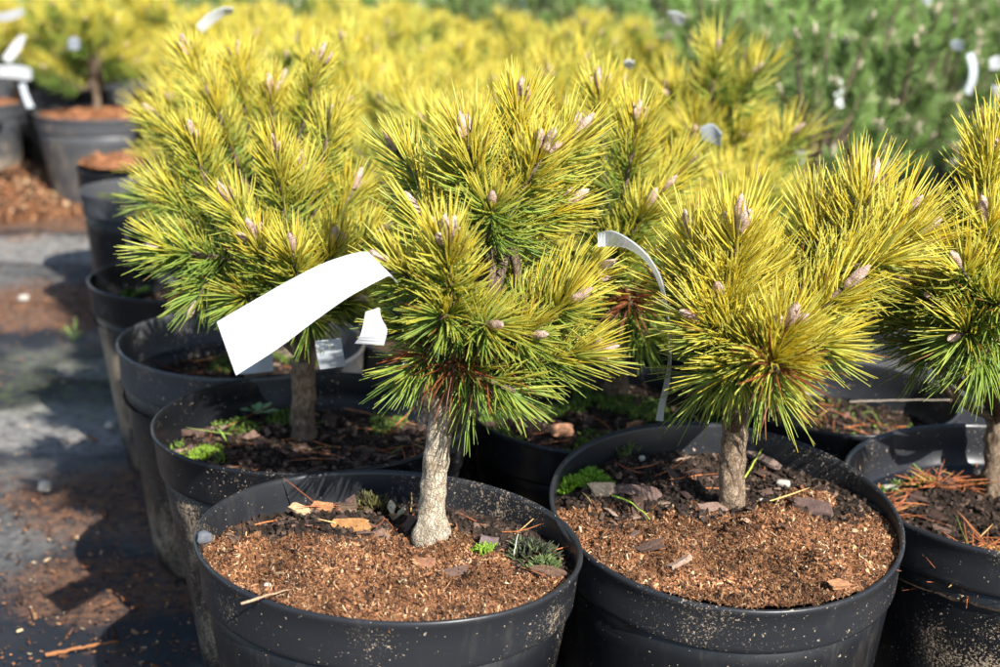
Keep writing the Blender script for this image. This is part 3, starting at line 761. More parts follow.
slab('bark_chip', 'purple brown bark flake just left of the pale trunk foot', 'bark chip', on(PA, 381, 527, .003), .012, .012, .003, 40, (.22, .14, .10), (.12, .07, .05), 5, (.5, .2))
slab('bark_chip', 'reddish bark flake at the foot of the pale trunk', 'bark chip', on(PA, 424, 556, .003), .016, .010, .004, -5, (.30, .14, .07), (.18, .09, .06), 6, (.4, 0))
slab('bark_chip', 'square grey purple bark piece right of the pale trunk', 'bark chip', on(PA, 488, 541, .005), .016, .012, .007, -10, (.2, .15, .14), (.1, .07, .07), 7, (.8, 0))
slab('bark_chip', 'long dark bark strip near the right rim of the front centre pot', 'bark chip', on(PA, 550, 577, .003), .030, .009, .006, -28, (.2, .11, .07), (.11, .07, .05), 8)
slab('bark_chip', 'thin grey bark slab sloping against the back of the right hand pot', 'bark chip', on(PC, 764, 462, .006), .036, .008, .004, -52, (.28, .2, .16), (.15, .1, .08), 9, (.3, .1))
slab('bark_chip', 'broad purple grey bark flake at the left of the right hand pot', 'bark chip', on(PC, 638, 500, .004), .034, .016, .005, -12, (.17, .115, .095), (.09, .055, .045), 10, (.45, 0))
slab('bark_chip', 'flat reddish bark flake in front of the right hand trunk', 'bark chip', on(PC, 714, 512, .003), .026, .015, .005, 10, (.27, .18, .14), (.14, .09, .07), 11, (.4, 0))
slab('bark_chip', 'pair of dark bark pieces right of the right hand trunk', 'bark chip', on(PC, 812, 512, .004), .030, .014, .006, -20, (.14, .09, .075), (.07, .045, .04), 12, (.5, 0))
slab('bark_chip', 'small upright splinter in the fibre of the right hand pot', 'bark chip', on(PC, 746, 538, .003), .012, .0045, .003, 70, (.55, .33, .22), (.35, .2, .12), 13, (.2, .5))
slab('bark_chip', 'orange bark flake near the front right of the right hand pot', 'bark chip', on(PC, 842, 583, .003), .024, .009, .004, 35, (.48, .25, .12), (.3, .14, .07), 14, (.2, .2))
slab('dry_leaf', 'curled pale tan dry leaf lying left in the right hand pot', 'dry leaf', on(PC, 604, 497, .006), .026, .018, .004, 30, (.72, .52, .34), (.5, .33, .2), 15, (.5, .2))
slab('dry_leaf', 'upright curled brown dry leaf at the back of the right hand pot', 'dry leaf', on(PC, 634, 440, .010), .014, .005, .018, 10, (.42, .22, .11), (.25, .12, .06), 16)
slab('dry_leaf', 'brown curled leaf on the moss pot by the right hand rim', 'dry leaf', on(PM, 562, 440, .006), .022, .012, .006, 10, (.5, .26, .15), (.35, .18, .1), 17, (.4, 0))
slab('stone', 'grey stone resting on the left rim of the front centre pot', 'stone', (*(gz(204, 540, .252)[:2]), .2545), .011, .009, .008, 20, (.2, .2, .2), (.1, .1, .1), 18, mat=M_stone)
slab('stone', 'small cream stone on the front left rim of the front centre pot', 'stone', on(PA, 267, 587, .002), .0055, .005, .004, 20, (.5, .4, .3), (.5, .4, .3), 19, mat=M_whitestone)
slab('stone', 'white pebble on dark soil at the back of the right hand pot', 'stone', on(PC, 642, 463, .003), .006, .006, .005, 0, (.5,) * 3, (.5,) * 3, 20, mat=M_whitestone)
slab('stone', 'tiny white pebble right of the right hand trunk', 'stone', on(PC, 763, 497, .003), .006, .005, .004, 0, (.5,) * 3, (.5,) * 3, 21, mat=M_whitestone)
slab('stone', 'chipped white shell like stone right of the right hand trunk', 'stone', on(PC, 783, 488, .004), .012, .006, .005, -25, (.5,) * 3, (.5,) * 3, 22, (.4, 0), mat=M_whitestone)
slab('stone', 'white chip beside the moss mound in the grey lit pot', 'stone', on(PG, 890, 487, .004), .016, .008, .004, 10, (.5,) * 3, (.5,) * 3, 23, mat=M_whitestone)
slab('stone', 'round white pebble on the aisle fabric nearest the camera', 'stone', tuple(gz(45, 486, .006)), .016, .015, .013, 0, (.5,) * 3, (.5,) * 3, 24, mat=M_whitestone)
slab('stone', 'white pebble on the aisle close beside the pots', 'stone', tuple(gz(110, 425, .004)), .014, .012, .009, 0, (.5,) * 3, (.5,) * 3, 25, mat=M_whitestone)
slab('stone', 'whitish pebble on the farther brown part of the aisle', 'stone', tuple(gz(24, 298, .006)), .018, .014, .012, 0, (.5,) * 3, (.5,) * 3, 26, mat=M_whitestone)
# twigs
def twig(label, pts, r0, col, name='twig'):
    pts = np.array(pts); o0 = pts[0].copy(); P = bez(pts[0] - o0, pts[1] - o0, pts[2] - o0, 14)
    V, F = tube(P, np.linspace(r0, r0 * .45, 14), 6); V = V + (np.stack([vnoise(V, 300, q) for q in range(3)], 1) - .5) * r0 * 1.2
    return tag(mesh(name, V, F, M_chip, None, np.tile(col, (len(V), 1)), loc=tuple(o0)), label, 'twig')
twig('thin pale twig leaning over the front left rim of the front centre pot', [gz(242, 604, .256), gz(262, 596, .262), gz(292, 589, .250)], .0012, (.42, .27, .17))
twig('tiny bleached stalk standing in the moss at the right of the front centre pot', [np.array(on(PA, 513, 560)), np.array(on(PA, 513, 556)) + (0.002, 0, .012), np.array(on(PA, 514, 556)) + (.003, 0, .021)], .0007, (.6, .55, .45))
twig('reddish brown stick lying on the fabric at the lower left', [gz(46, 655, .004), gz(75, 648, .007), gz(118, 641, .004)], .0025, (.28, .12, .05))
twig('long thin bare stem arching over the shaded pot behind the right pine', [gz(850, 402, .232), gz(880, 400, .236), gz(952, 400, .236)], .0011, (.3, .25, .2))
twig('pale stick crossing the dark soil in front of the left trunk', [np.array(on(PB, 330, 402)) + (0, 0, .004), np.array(on(PB, 370, 412)) + (0, 0, .006), np.array(on(PB, 415, 420)) + (0, 0, .003)], .0016, (.28, .13, .07))
twig('green fallen stem lying in the left of the right hand pot', [np.array(on(PC, 612, 507)) + (0, 0, .006), np.array(on(PC, 630, 512)) + (0, 0, .008), np.array(on(PC, 650, 521)) + (0, 0, .004)], .001, (.30, .42, .06))
twig('yellow green fallen needle right of the right hand trunk', [np.array(on(PC, 745, 476)) + (0, 0, .003), np.array(on(PC, 753, 466)) + (0, 0, .008), np.array(on(PC, 762, 458)) + (0, 0, .012)], .0009, (.4, .48, .06))

# pale dry bract standing behind the trunk in pot A
rosette('pale papery bract standing on the fibre behind the pale trunk', 'dry leaf', on(PA, 393, 505, .001), 4, .013, .004, (.75, .62, .4), 14, name='dry_bract', up=1.5)

# ------------------------------------------------------------------ the near pines
FG = 'golden dwarf pines of the front rows'
def spec(base, rows):
    return [(pt(px, py, Y) - base, d, L, g, ns, bn) for (px, py, Y, d, L, g, ns, bn) in rows]

bA = np.array(on(PA, 430, 532))
topA = pt(447, 398, 1.005) - bA
rowsA = [
    (447, 243, .930, (-.05, -.38, .9), .065, .62, 1.35, 5), (466, 138, 1.0, (-.25, -.1, 1), .06, .62, 1.0, 3),
    (543, 152, .99, (.35, -.3, .8), .08, .62, 1.35, 5), (520, 106, 1.05, (.05, .05, 1), .07, .68, 1.2, 3), (572, 140, 1.04, (.6, -.1, .8), .07, .6, 1.1, 2), (455, 170, 1.03, (-.6, -.2, .8), .06, .5, 1, 1),
    (393, 266, .955, (-.6, -.3, .5), .05, .5, .85, 2), (570, 302, .975, (.6, -.35, .5), .055, .48, .9, 2),
    (588, 275, 1.01, (.8, -.1, .5), .06, .52, 1, 2), (586, 352, .975, (1, -.2, .28), .085, .40, 1.1, 3),
    (515, 392, .955, (.75, -.3, -.25), .05, .22, .6, 0), (490, 325, .935, (.3, -.7, .2), .06, .35, .9, 1),
    (408, 372, .965, (-.6, -.3, -.35), .045, .12, .5, 0), (400, 320, .985, (-.8, -.1, .15), .05, .3, .7, 1),
    (562, 205, 1.06, (.75, .1, .45), .07, .55, 1, 2), (400, 152, 1.07, (-.6, .2, .8), .06, .5, .8, 2),
    (492, 205, .97, (.0, -.6, .5), .05, .28, .8, 1), (530, 335, .955, (.5, -.6, .2), .05, .36, .8, 1),
    (440, 318, .93, (-.25, -.8, .1), .05, .3, .8, 0), (455, 372, .955, (.1, -.8, -.4), .03, -2, .20, 0),
    (490, 368, .965, (.4, -.6, -.4), .025, -2, .16, 0), (425, 356, .965, (-.3, -.7, -.3), .025, -2, .10, 0), (478, 400, .98, (.3, -.4, -.8), .03, .1, .3, 0),
    (445, 300, 1.09, (-.4, .6, .3), .06, .35, .8, 1), (520, 255, 1.12, (.3, .7, .4), .06, .4, .8, 1),
    (480, 175, 1.12, (-.1, .5, .9), .06, .55, .9, 2), (530, 340, 1.09, (.6, .5, .1), .06, .3, .7, 1), (420, 215, 1.02, (-.5, 0, .8), .05, .45, .7, 1)]
pineA = build_pine('golden dwarf pine in the front centre with pale straight trunk and white band label', bA, (topA * .5 + np.array((-.006, 0, .0)), topA, .0112, .0088),
           spec(bA, rowsA), 101, M_bark_pale, FG, n=165, nl=.039, greener=.10, lump=(.12, .20), bud=.018)

_a = topA * .86; _b = pt(424, 388, .975) - bA; _c = pt(404, 366, .965) - bA
_V, _F = tube(bez(_a, _b, _c, 16), np.interp(np.linspace(0, 1, 16), [0, .7, 1], [.0065, .0052, .0045]), 12)
_V = _V + (np.stack([vnoise(_V, 240, q) for q in (1, 2, 3)], 1) - .5) * .004
tag(mesh('branch', _V, _F, M_bark_pale, pineA), 'bare pale side branch forking left from the top of the trunk')
bC = np.array(on(PC, 730, 508))
topC = pt(737, 400, 1.06) - bC
rowsC = [
    (738, 232, .985, (0, -.18, 1), .085, .9, 1.5, 4), (692, 240, 1.02, (-.3, 0, 1), .08, .8, 1.1, 2),
    (702, 322, .97, (-.75, -.3, .45), .06, .55, 1, 1), (786, 328, .935, (.15, -.5, .8), .06, .68, 1.2, 3),
    (775, 368, .915, (.05, -.95, .0), .055, .55, 1.3, 0), (905, 216, 1.07, (.6, -.1, .85), .10, .9, 1.4, 2),
    (918, 234, 1.05, (.75, -.2, .65), .09, .85, 1, 2), (868, 190, 1.12, (.25, .1, 1), .08, .9, 1.3, 2),
    (820, 212, 1.14, (.0, .1, 1), .07, .8, 1, 2), (842, 290, 1.0, (.55, -.3, .7), .07, .68, 1, 1),
    (672, 285, 1.04, (-.7, .1, .5), .06, .6, .9, 1), (762, 265, 1.02, (.1, -.3, 1), .07, .7, 1.2, 1),
    (826, 345, .98, (.85, -.4, .05), .06, .5, .9, 0), (725, 378, .955, (-.55, -.6, -.3), .05, .42, .8, 0),
    (778, 372, .905, (.05, -.9, -.1), .02, -2, .12, 0), (700, 385, 1.0, (-.6, -.2, -.5), .03, .3, .4, 0), (770, 392, .99, (.2, -.3, -.8), .035, .4, .5, 0),
    (740, 300, 1.13, (-.2, .6, .5), .07, .5, .9, 1), (805, 262, 1.16, (.2, .5, .7), .07, .6, .9, 1), (852, 262, 1.14, (.5, .4, .6), .08, .6, .9, 1),
    (720, 300, .98, (-.2, -.6, .6), .06, .6, 1, 1), (890, 255, 1.02, (.7, -.4, .4), .07, .7, .8, 0)]
build_pine('bright yellow dwarf pine right of centre, three brown buds standing on its left shoot', bC, (topC * .5, topC, .0105, .0096),
           spec(bC, rowsC), 102, M_bark, FG, n=160, nl=.047, greener=.03, bud=.020)

bB = np.array(on(PB, 303, 431))
topB = pt(303, 335, 1.255) - bB
rowsB = [
    (256, 240, 1.16, (-.2, -.4, .8), .07, .55, 1.1, 3), (293, 252, 1.14, (0, -.5, .8), .06, .6, 1, 2), (332, 248, 1.17, (.2, -.3, .9), .06, .6, 1, 2),
    (275, 152, 1.22, (-.1, -.15, 1), .085, .6, 1.3, 3), (300, 176, 1.24, (.1, -.1, 1), .07, .55, 1, 1), (330, 122, 1.28, (.2, 0, 1), .09, .58, 1.2, 2),
    (194, 140, 1.25, (-.15, -.25, 1), .09, .5, 1.3, 3), (160, 248, 1.2, (-.85, -.25, .2), .06, .35, 1.1, 1), (198, 300, 1.2, (-.3, -.4, -.55), .05, .15, .8, 1),
    (232, 205, 1.2, (-.4, -.2, .8), .07, .48, 1, 2), (352, 190, 1.29, (.4, .1, .9), .08, .5, 1, 2), (352, 300, 1.2, (.5, -.4, .2), .06, .4, .9, 1),
    (240, 300, 1.18, (-.3, -.6, 0), .05, .3, .9, 0), (310, 322, 1.17, (.1, -.6, -.1), .05, .35, .8, 0), (215, 265, 1.24, (-.6, .0, .1), .06, .25, .9, 0),
    (170, 190, 1.27, (-.6, .1, .7), .07, .45, 1, 1), (280, 285, 1.3, (-.1, .5, .2), .06, .3, .9, 0), (330, 260, 1.34, (.3, .5, .6), .07, .4, .9, 1), (230, 210, 1.34, (-.4, .5, .7), .07, .4, .9, 1),
    (375, 235, 1.24, (.7, -.1, .5), .06, .5, .9, 1)]
build_pine('golden green dwarf pine with dark trunk in the bark chip pot, behind the band label', bB, (topB * .5, topB, .0115, .010),
           spec(bB, rowsB), 103, M_bark, FG, n=165, nl=.038, greener=.16, bud=.017)

bM = np.array(on(PM, 618, 395))
topM = pt(615, 330, 1.335) - bM
rowsM = [
    (637, 120, 1.26, (.1, -.15, 1), .09, .55, 1.5, 4), (600, 92, 1.36, (-.1, 0, 1), .08, .65, 1.2, 3), (662, 190, 1.27, (.6, -.2, .7), .08, .4, 1.2, 1),
    (684, 165, 1.34, (.7, .0, .7), .08, .45, 1, 2), (560, 165, 1.33, (-.5, -.1, .8), .08, .5, 1.1, 2), (652, 300, 1.25, (.5, -.5, 0), .06, .15, 1, 1),
    (620, 250, 1.24, (.1, -.7, .5), .07, .3, 1.1, 1), (690, 245, 1.3, (.9, -.1, .2), .07, .25, 1, 1), (600, 330, 1.26, (-.2, -.6, -.3), .06, .15, .8, 0),
    (650, 340, 1.28, (.4, -.4, -.4), .05, .1, .8, 0), (632, 305, 1.23, (.1, -.8, -.2), .02, -2, .25, 0), (645, 210, 1.24, (.3, -.4, .8), .07, .4, 1.1, 1), (620, 170, 1.42, (0, .6, .8), .08, .5, 1, 1), (700, 300, 1.36, (.7, .2, .0), .06, .2, .9, 0), (550, 270, 1.36, (-.8, .1, .2), .07, .3, 1, 0)]
build_pine('green and yellow dwarf pine in the moss filled pot, between the two front pines', bM, (topM * .5, topM, .012, .010),
           spec(bM, rowsM), 104, M_bark, FG, n=150, nl=.042, greener=.10, bud=.018)

bG = np.array(on(PG, 997, 488))
topG = pt(1000, 395, bG[1]) - bG
rowsG = [
    (992, 150, 1.10, (-.05, -.2, 1), .08, .85, 1.4, 3), (1020, 120, 1.16, (.1, 0, 1), .08, .85, 1.2, 3), (960, 266, 1.03, (-.5, -.45, .6), .06, .6, 1, 2),
    (912, 285, 1.09, (-.95, -.1, .3), .08, .45, 1.1, 2), (960, 335, 1.02, (-.6, -.6, .0), .07, .38, 1.1, 1), (1040, 210, 1.05, (.4, -.3, .8), .08, .7, 1.2, 2),
    (945, 235, 1.14, (-.6, .1, .7), .07, .6, 1, 1), (1010, 305, 1.0, (.1, -.8, .2), .06, .4, 1, 1), (925, 335, 1.10, (-.8, .0, -.1), .06, .3, .9, 0),
    (985, 222, 1.05, (-.3, -.35, .8), .07, .65, 1, 1), (893, 262, 1.17, (-.7, .1, .8), .07, .55, 1, 1), (885, 318, 1.14, (-.9, -.1, .2), .07, .35, 1, 1), (935, 300, 1.05, (-.6, -.5, .4), .07, .5, 1, 2), (920, 355, 1.10, (-.7, -.2, -.3), .05, .25, .8, 0), (1060, 300, 1.08, (.8, -.3, .3), .07, .45, 1, 1), (1080, 200, 1.15, (.7, .1, .7), .08, .7, 1, 1),
    (980, 300, 1.2, (-.2, .6, .4), .07, .4, .9, 0), (975, 365, 1.04, (-.5, -.4, -.5), .05, .25, .7, 0), (1040, 360, 1.05, (.4, -.5, -.3), .05, .3, .7, 0)]
build_pine('golden pine cut by the right edge of the picture, in the grey lit pot', bG, (topG * .5, topG, .0125, .011),
           spec(bG, rowsG), 105, M_bark, FG, n=150, nl=.044, greener=.12, bud=.018)

bD = np.array((PD.c[0] + .01, PD.c[1] + .02, .192))
topD = np.array((0, 0, .14))
rowsD = [(319, 64, 1.42, (.3, -.1, 1), .09, .62, 1.3, 3), (213, 102, 1.40, (-.3, -.25, 1), .08, .62, 1.3, 3), (190, 56, 1.5, (-.4, 0, 1), .09, .66, 1.2, 3),
         (270, 96, 1.42, (0, -.3, 1), .08, .62, 1.2, 2), (160, 120, 1.48, (-.7, -.1, .7), .08, .5, 1.2, 1), (240, 62, 1.52, (-.1, .1, 1), .08, .66, 1.2, 2),
         (340, 110, 1.45, (.6, -.1, .7), .08, .5, 1.1, 1), (150, 200, 1.45, (-.8, -.3, .2), .07, .3, 1, 0), (320, 190, 1.4, (.5, -.4, .3), .07, .35, 1, 0), (280, 90, 1.6, (.2, .4, .9), .08, .6, 1, 1)]
build_pine('golden pine behind the aisle side pines, its pot the one with the sunlit inner wall', bD, (topD * .5, topD, .011, .010),
           spec(bD, rowsD) + dome(7, 10, .10, .17, .10, .4), 106, M_bark, FG, n=145, nl=.040, greener=.08, bud=.018)

bE = np.array((PE.c[0] + .055, PE.c[1] + .02, .198))
build_pine('golden pine in the aisle side pot with the green weed', bE, ((0, 0, .06), (0.01, 0, .12), .011, .010), dome(21, 20, .085, .17, .17, .55), 107, M_bark, FG, n=120, nl=.047)
bH = np.array((PH.c[0] - .05, PH.c[1], .183))
build_pine('low pine in the shaded pot, hidden behind the bright yellow one', bH, ((0, 0, .05), (0, 0, .09), .009, .008), dome(22, 12, .07, .12, .07, .45), 108, M_twig, FG, n=110, nl=.045)

# ------------------------------------------------------------------ rows behind: golden pines
BG = 'blurred golden pines of the rear rows'; BP = 'black pots of the rear rows'
def soil_plain(X, Y): return np.tile((.07, .045, .03), (len(X), 1))
def soil_brown(X, Y): return np.tile((.26, .11, .05), (len(X), 1)) * (.5 + n2(X, Y, 60, 3))[:, None]
gold_kinds = []
for k in range(5):
    rt = build_pine('x', (0, 0, .215), ((.005, 0, .05), (0, .004, .105), .011, .0095), dome(40 + k, 20, .10 + .010 * (k % 3), .13, .155 + .012 * (k % 2), (.62, .5, .7, .56, .66)[k], ns=1.0, bnd=(2, 5)), 200 + k, M_bark,
                    n=100, nl=.058, rings=3, nw=.00095, merge=True, bud=.015)
    gold_kinds.append(rt)
potproto = build_pot('x', Pot((0, 0), .137, .135, 0, soil=(.215, 0, 0)), soil_plain, seg=56, hero=False)
u = np.array((.265, .07)); v = np.array((-.10, .255)); A0 = np.array(PA.c)
named = {(1, 2): 'golden pine directly behind the front centre pine, one row behind the moss filled pot',
         (0, 4): 'golden pine standing next along the aisle after the pot with the weed'}
spots = []
for j in range(2, 15):
    for i in range(-2, 6):
        p = A0 + i * u + j * v
        if (i == 0 and j in (2, 3, 5, 6, 7, 8, 9, 10)) or (i < 0 and j < 12): continue
        if p[0] / p[1] > .10 + (0.02 if j < 4 else 0): continue
        if p[1] > 4.4 or (i < 0 and p[0] < -1.95): continue
        if p[1] > 2.3 and p[0] / p[1] > .02 and np.random.default_rng(i * 50 + j).random() < .35: continue
        if (i, j) == (0, 4): p = p + (.09, .03)
        spots.append((p, named.get((i, j)), (i, j)))
spots.append((np.array((.285, 1.63)), 'isolated golden shoot crown showing above the bright yellow pine', None))
spots.append((np.array((.245, 1.90)), 'tall golden pine with pinkish buds, right of the middle against the green block', None))
used_g = set(); pot_used = False
rs = np.random.default_rng(5)
for q, (p, lb, ij) in enumerate(spots):
    k = q % 5
    p = p + rs.normal(0, .012, 2)
    o = gold_kinds[k] if k not in used_g else copy_tree(gold_kinds[k]); used_g.add(k)
    d = p[1]
    top = min(.60, .70 - d * math.tan(R_(3.1)) + .01) if ij else (.49 if p[1] < 1.8 else .58)      # farther rows hold younger, shorter plants
    if ij and ij[1] <= 3: top = .575
    s = (top + rs.normal(0, .026) - .215) / .36
    o.location = (p[0], p[1], .213); o.scale = (max(s, .85), max(s, .85), s); o.rotation_euler = (0, 0, rs.random() * 6.28)
    tag(o, lb or 'blurred golden pine among the rear rows left of the green block', 'pine tree', BG)
    po = potproto if not pot_used else copy_tree(potproto); pot_used = True
    po.location = (p[0], p[1], 0); po.rotation_euler = (0, 0, rs.random() * 6.28)
    tag(po, 'black pot under the rear golden pines, hardly seen between the crowns', 'plant pot', BP)

# pots standing by the far end of the aisle
def farpot(label, c, r, h, soilz, sc, mats, tree=None, hero=False):
    P = Pot(c, r, r * .97, 0, h=h, soil=(soilz, 0, 0), mound=((0, 0, r * .6, .015),) if sc is soil_brown else ())
    rt = build_pot(label, P, sc, 'pots at the far end of the aisle', mats, seg=64, hero=True)
    if tree is not None:
        o = copy_tree(gold_kinds[tree[0]]); o.location = (c[0] + tree[2], c[1], soilz); o.scale = (tree[1],) * 3; o.rotation_euler = (0, 0, tree[0] * 1.7)
        tag(o, tree[3], 'pine tree', BG)
    if sc is soil_brown: litter(rt, P, int(r * 999), lambda X, Y: X * 0 + 1., 2500, 0, 0, 0)
    return P, rt
e1 = gz(80, 188, .25)[:2]; e2 = gz(72, 166, .25)[:2]; e3 = gz(36, 110, .225)[:2]; e4 = gz(25, 101, .225)[:2]
P1 = farpot('small dark pot with green moss inside, at the aisle under the hanging foliage', (e1[0] + .10, e1[1] + .01), .10, .25, .225, soil_plain, (M_pot, M_potgrey))  # grey rim material on this dark pot stands in for sunlight on its rim
litter(P1[1], P1[0], 31, None, 0, 300, 0, 0, 1800)
P2 = farpot('small pot heaped with red brown compost, just behind the mossy one', (e2[0] + .11, e2[1] + .02), .105, .25, .258, soil_brown, (M_potdirty, M_pot))
P3 = farpot('large grey pot with brown compost on top at the far end of the aisle', (e3[0] + .165, e3[1]), .165, .225, .215, soil_brown, (M_potgrey, M_potgrey), (1, 1.0, -.01, 'golden pine in the large grey pot at the far end of the aisle'))
P4 = farpot('grey pot cut by the left edge of the picture at the aisle end', (e4[0] - .16, e4[1]), .16, .225, .212, soil_brown, (M_potgrey, M_potgrey), (2, .95, -.02, 'golden pine at the far left edge, in the cut off grey pot'))
P5 = farpot('pale grey pot standing behind the large grey one', (e3[0] + .14, e3[1] + .42), .16, .27, .22, soil_brown, (M_potgrey, M_potgrey), (3, .95, .05, 'golden pine in the pale pot behind the large grey one'))
P6 = farpot('grey pot behind the cut off one at the left edge', (e4[0] - .2, e4[1] + .38), .15, .25, .22, soil_brown, (M_potgrey, M_potgrey), (4, .9, 0, 'golden pine behind the one at the far left edge'))

# ------------------------------------------------------------------ the green block
GG = 'blurred green pines of the rear block'
green_kinds = []
for k in range(4):
    rt = build_pine('x', (0, 0, .2), ((.01, 0, .06), (0, 0, .12), .014, .011), dome(70 + k, 36, .16, .13, .26, (.34, .5, .62, .46)[k], Lr=(.05, .10), low=-22, upw=1.7, bnd=(2, 4), inner=.5), 300 + k, M_bark,
                    kind='green', n=80, nl=.036, rings=3, nw=.0010, merge=True, bud=.019)
    green_kinds.append(rt)
gused = set(); cnt = 0
rs = np.random.default_rng(9)
yy = 2.45; row = 0
while yy < 7.2:
    x = -3.2 + (row % 2) * .19
    while x < 3.6:
        px = x + rs.normal(0, .035); py = yy + rs.normal(0, .035)
        r = px / py
        right = r > .125 + max(0, (3.1 - py)) * .10
        ok = -.46 < r < .50 and (right or py > 4.65)
        if ok and (py < 5.2 or (row % 2 == 0) or right):
            k = int(rs.integers(4)); o = green_kinds[k] if k not in gused else copy_tree(green_kinds[k]); gused.add(k)
            s = rs.uniform(.78, 1.16) * (.88 if py < 2.8 else 1.0); o.location = (px, py, .2); o.scale = (s, s, s * (1 + .05 * (py > 4))); o.rotation_euler = (0, 0, rs.random() * 6.28)
            tag(o, 'blurred dark green pine with pale buds in the rear block', 'pine tree', GG)
            if py < 4.0:
                po = copy_tree(potproto); po.location = (px, py, 0); po.rotation_euler = (0, 0, rs.random() * 6.28)
                tag(po, 'dark pot under the green pines of the rear block', 'plant pot', BP)
            cnt += 1
        x += .42
    yy += .34; row += 1
print('green', cnt, 'gold', len(spots))

# ------------------------------------------------------------------ labels (blank plastic)
def ribbon(name, label, pairs, mat=M_tag, thick=.0005, group=None, sub=4):
    """pairs: list of (edgeA, edgeB) world points along the strip"""
    P = np.array(pairs); n = len(P)
    t = np.linspace(0, n - 1, (n - 1) * sub + 1); out = []
    for a in range(2):
        Q = P[:, a]; ext = np.vstack([2 * Q[0] - Q[1], Q, 2 * Q[-1] - Q[-2]])
        i = np.minimum(t.astype(int), n - 2); f = (t - i)[:, None]
        p0, p1, p2, p3 = ext[i], ext[i + 1], ext[i + 2], ext[i + 3]
        out.append(.5 * ((2 * p1) + (-p0 + p2) * f + (2 * p0 - 5 * p1 + 4 * p2 - p3) * f ** 2 + (-p0 + 3 * p1 - 3 * p2 + p3) * f ** 3))
    A, B = out; o0 = A[0].copy(); A = A - o0; B = B - o0
    Tn = unit(np.gradient(A + B, axis=0)); Nn = unit(np.cross(Tn, B - A)) * thick
    m = len(A); V = np.concatenate([A + Nn, B + Nn, B - Nn, A - Nn]); i = np.arange(m - 1)
    F = np.vstack([np.stack([a * m + i, ((a + 1) % 4) * m + i, ((a + 1) % 4) * m + i + 1, a * m + i + 1], 1) for a in range(4)] +
                  [np.array([[0, 3 * m, 2 * m, m], [m - 1, 2 * m - 1, 3 * m - 1, 4 * m - 1]])])
    o = mesh(name, V, F, mat, None, smooth=False, loc=tuple(o0))
    return tag(o, label, 'plant label', group)
p = pt
ribbon('plant_label', 'large blank white band label looped round the front centre pine, pointing down left',
       [(p(217, 322, .86), p(236, 375, .86)), (p(250, 303, .87), p(278, 348, .87)), (p(285, 283, .88), p(314, 321, .88)), (p(320, 265, .895), p(345, 299, .895)),
        (p(345, 256, .905), p(368, 286, .905)), (p(358, 253, .915), p(380, 280, .915)), (p(368, 253, .93), p(390, 276, .925)), (p(376, 262, .95), p(398, 283, .945))])
ribbon('plant_label', 'small folded white label end below the large band label',
       [(p(379, 308, .93), p(366, 312, .935)), (p(381, 318, .925), p(364, 323, .93)), (p(387, 330, .922), p(361, 334, .925)), (p(384, 345, .925), p(355, 343, .93))])
ribbon('plant_label', 'bluish white label hanging before the dark trunk of the left pine',
       [(p(341, 338, 1.15), p(315, 341, 1.15)), (p(343, 352, 1.15), p(317, 355, 1.15)), (p(346, 366, 1.155), p(320, 369, 1.155))], M_tagclear)
ribbon('plant_label', 'white label lying in the pot behind the large band label',
       [(p(243, 368, 1.30), p(240, 374, 1.29)), (p(258, 362, 1.30), p(256, 373, 1.29)), (p(272, 350, 1.32), p(273, 371, 1.30))], M_tagclear)
ribbon('plant_label', 'thin curved translucent label strip hanging between the two front pines',
       [(p(598, 233, 0.990), p(598, 247, 0.980)), (p(612, 231, 0.980), p(609, 246, 0.990)), (p(630, 240, 0.970), p(627, 248, 0.990)), (p(648, 256, 0.970), p(646, 261, 0.990)), (p(662, 281, 0.980), p(659, 284, 1.000)),
        (p(669, 320, 0.990), p(668, 321, 1.010)), (p(671, 355, 1.000), p(669, 355, 1.020)), (p(669, 385, 1.020), p(664, 385, 1.030)), (p(665, 405, 1.035), p(659, 404, 1.040)), (p(663, 421, 1.045), p(656, 420, 1.050))], M_strip)
LB = 'white labels in the rear rows'
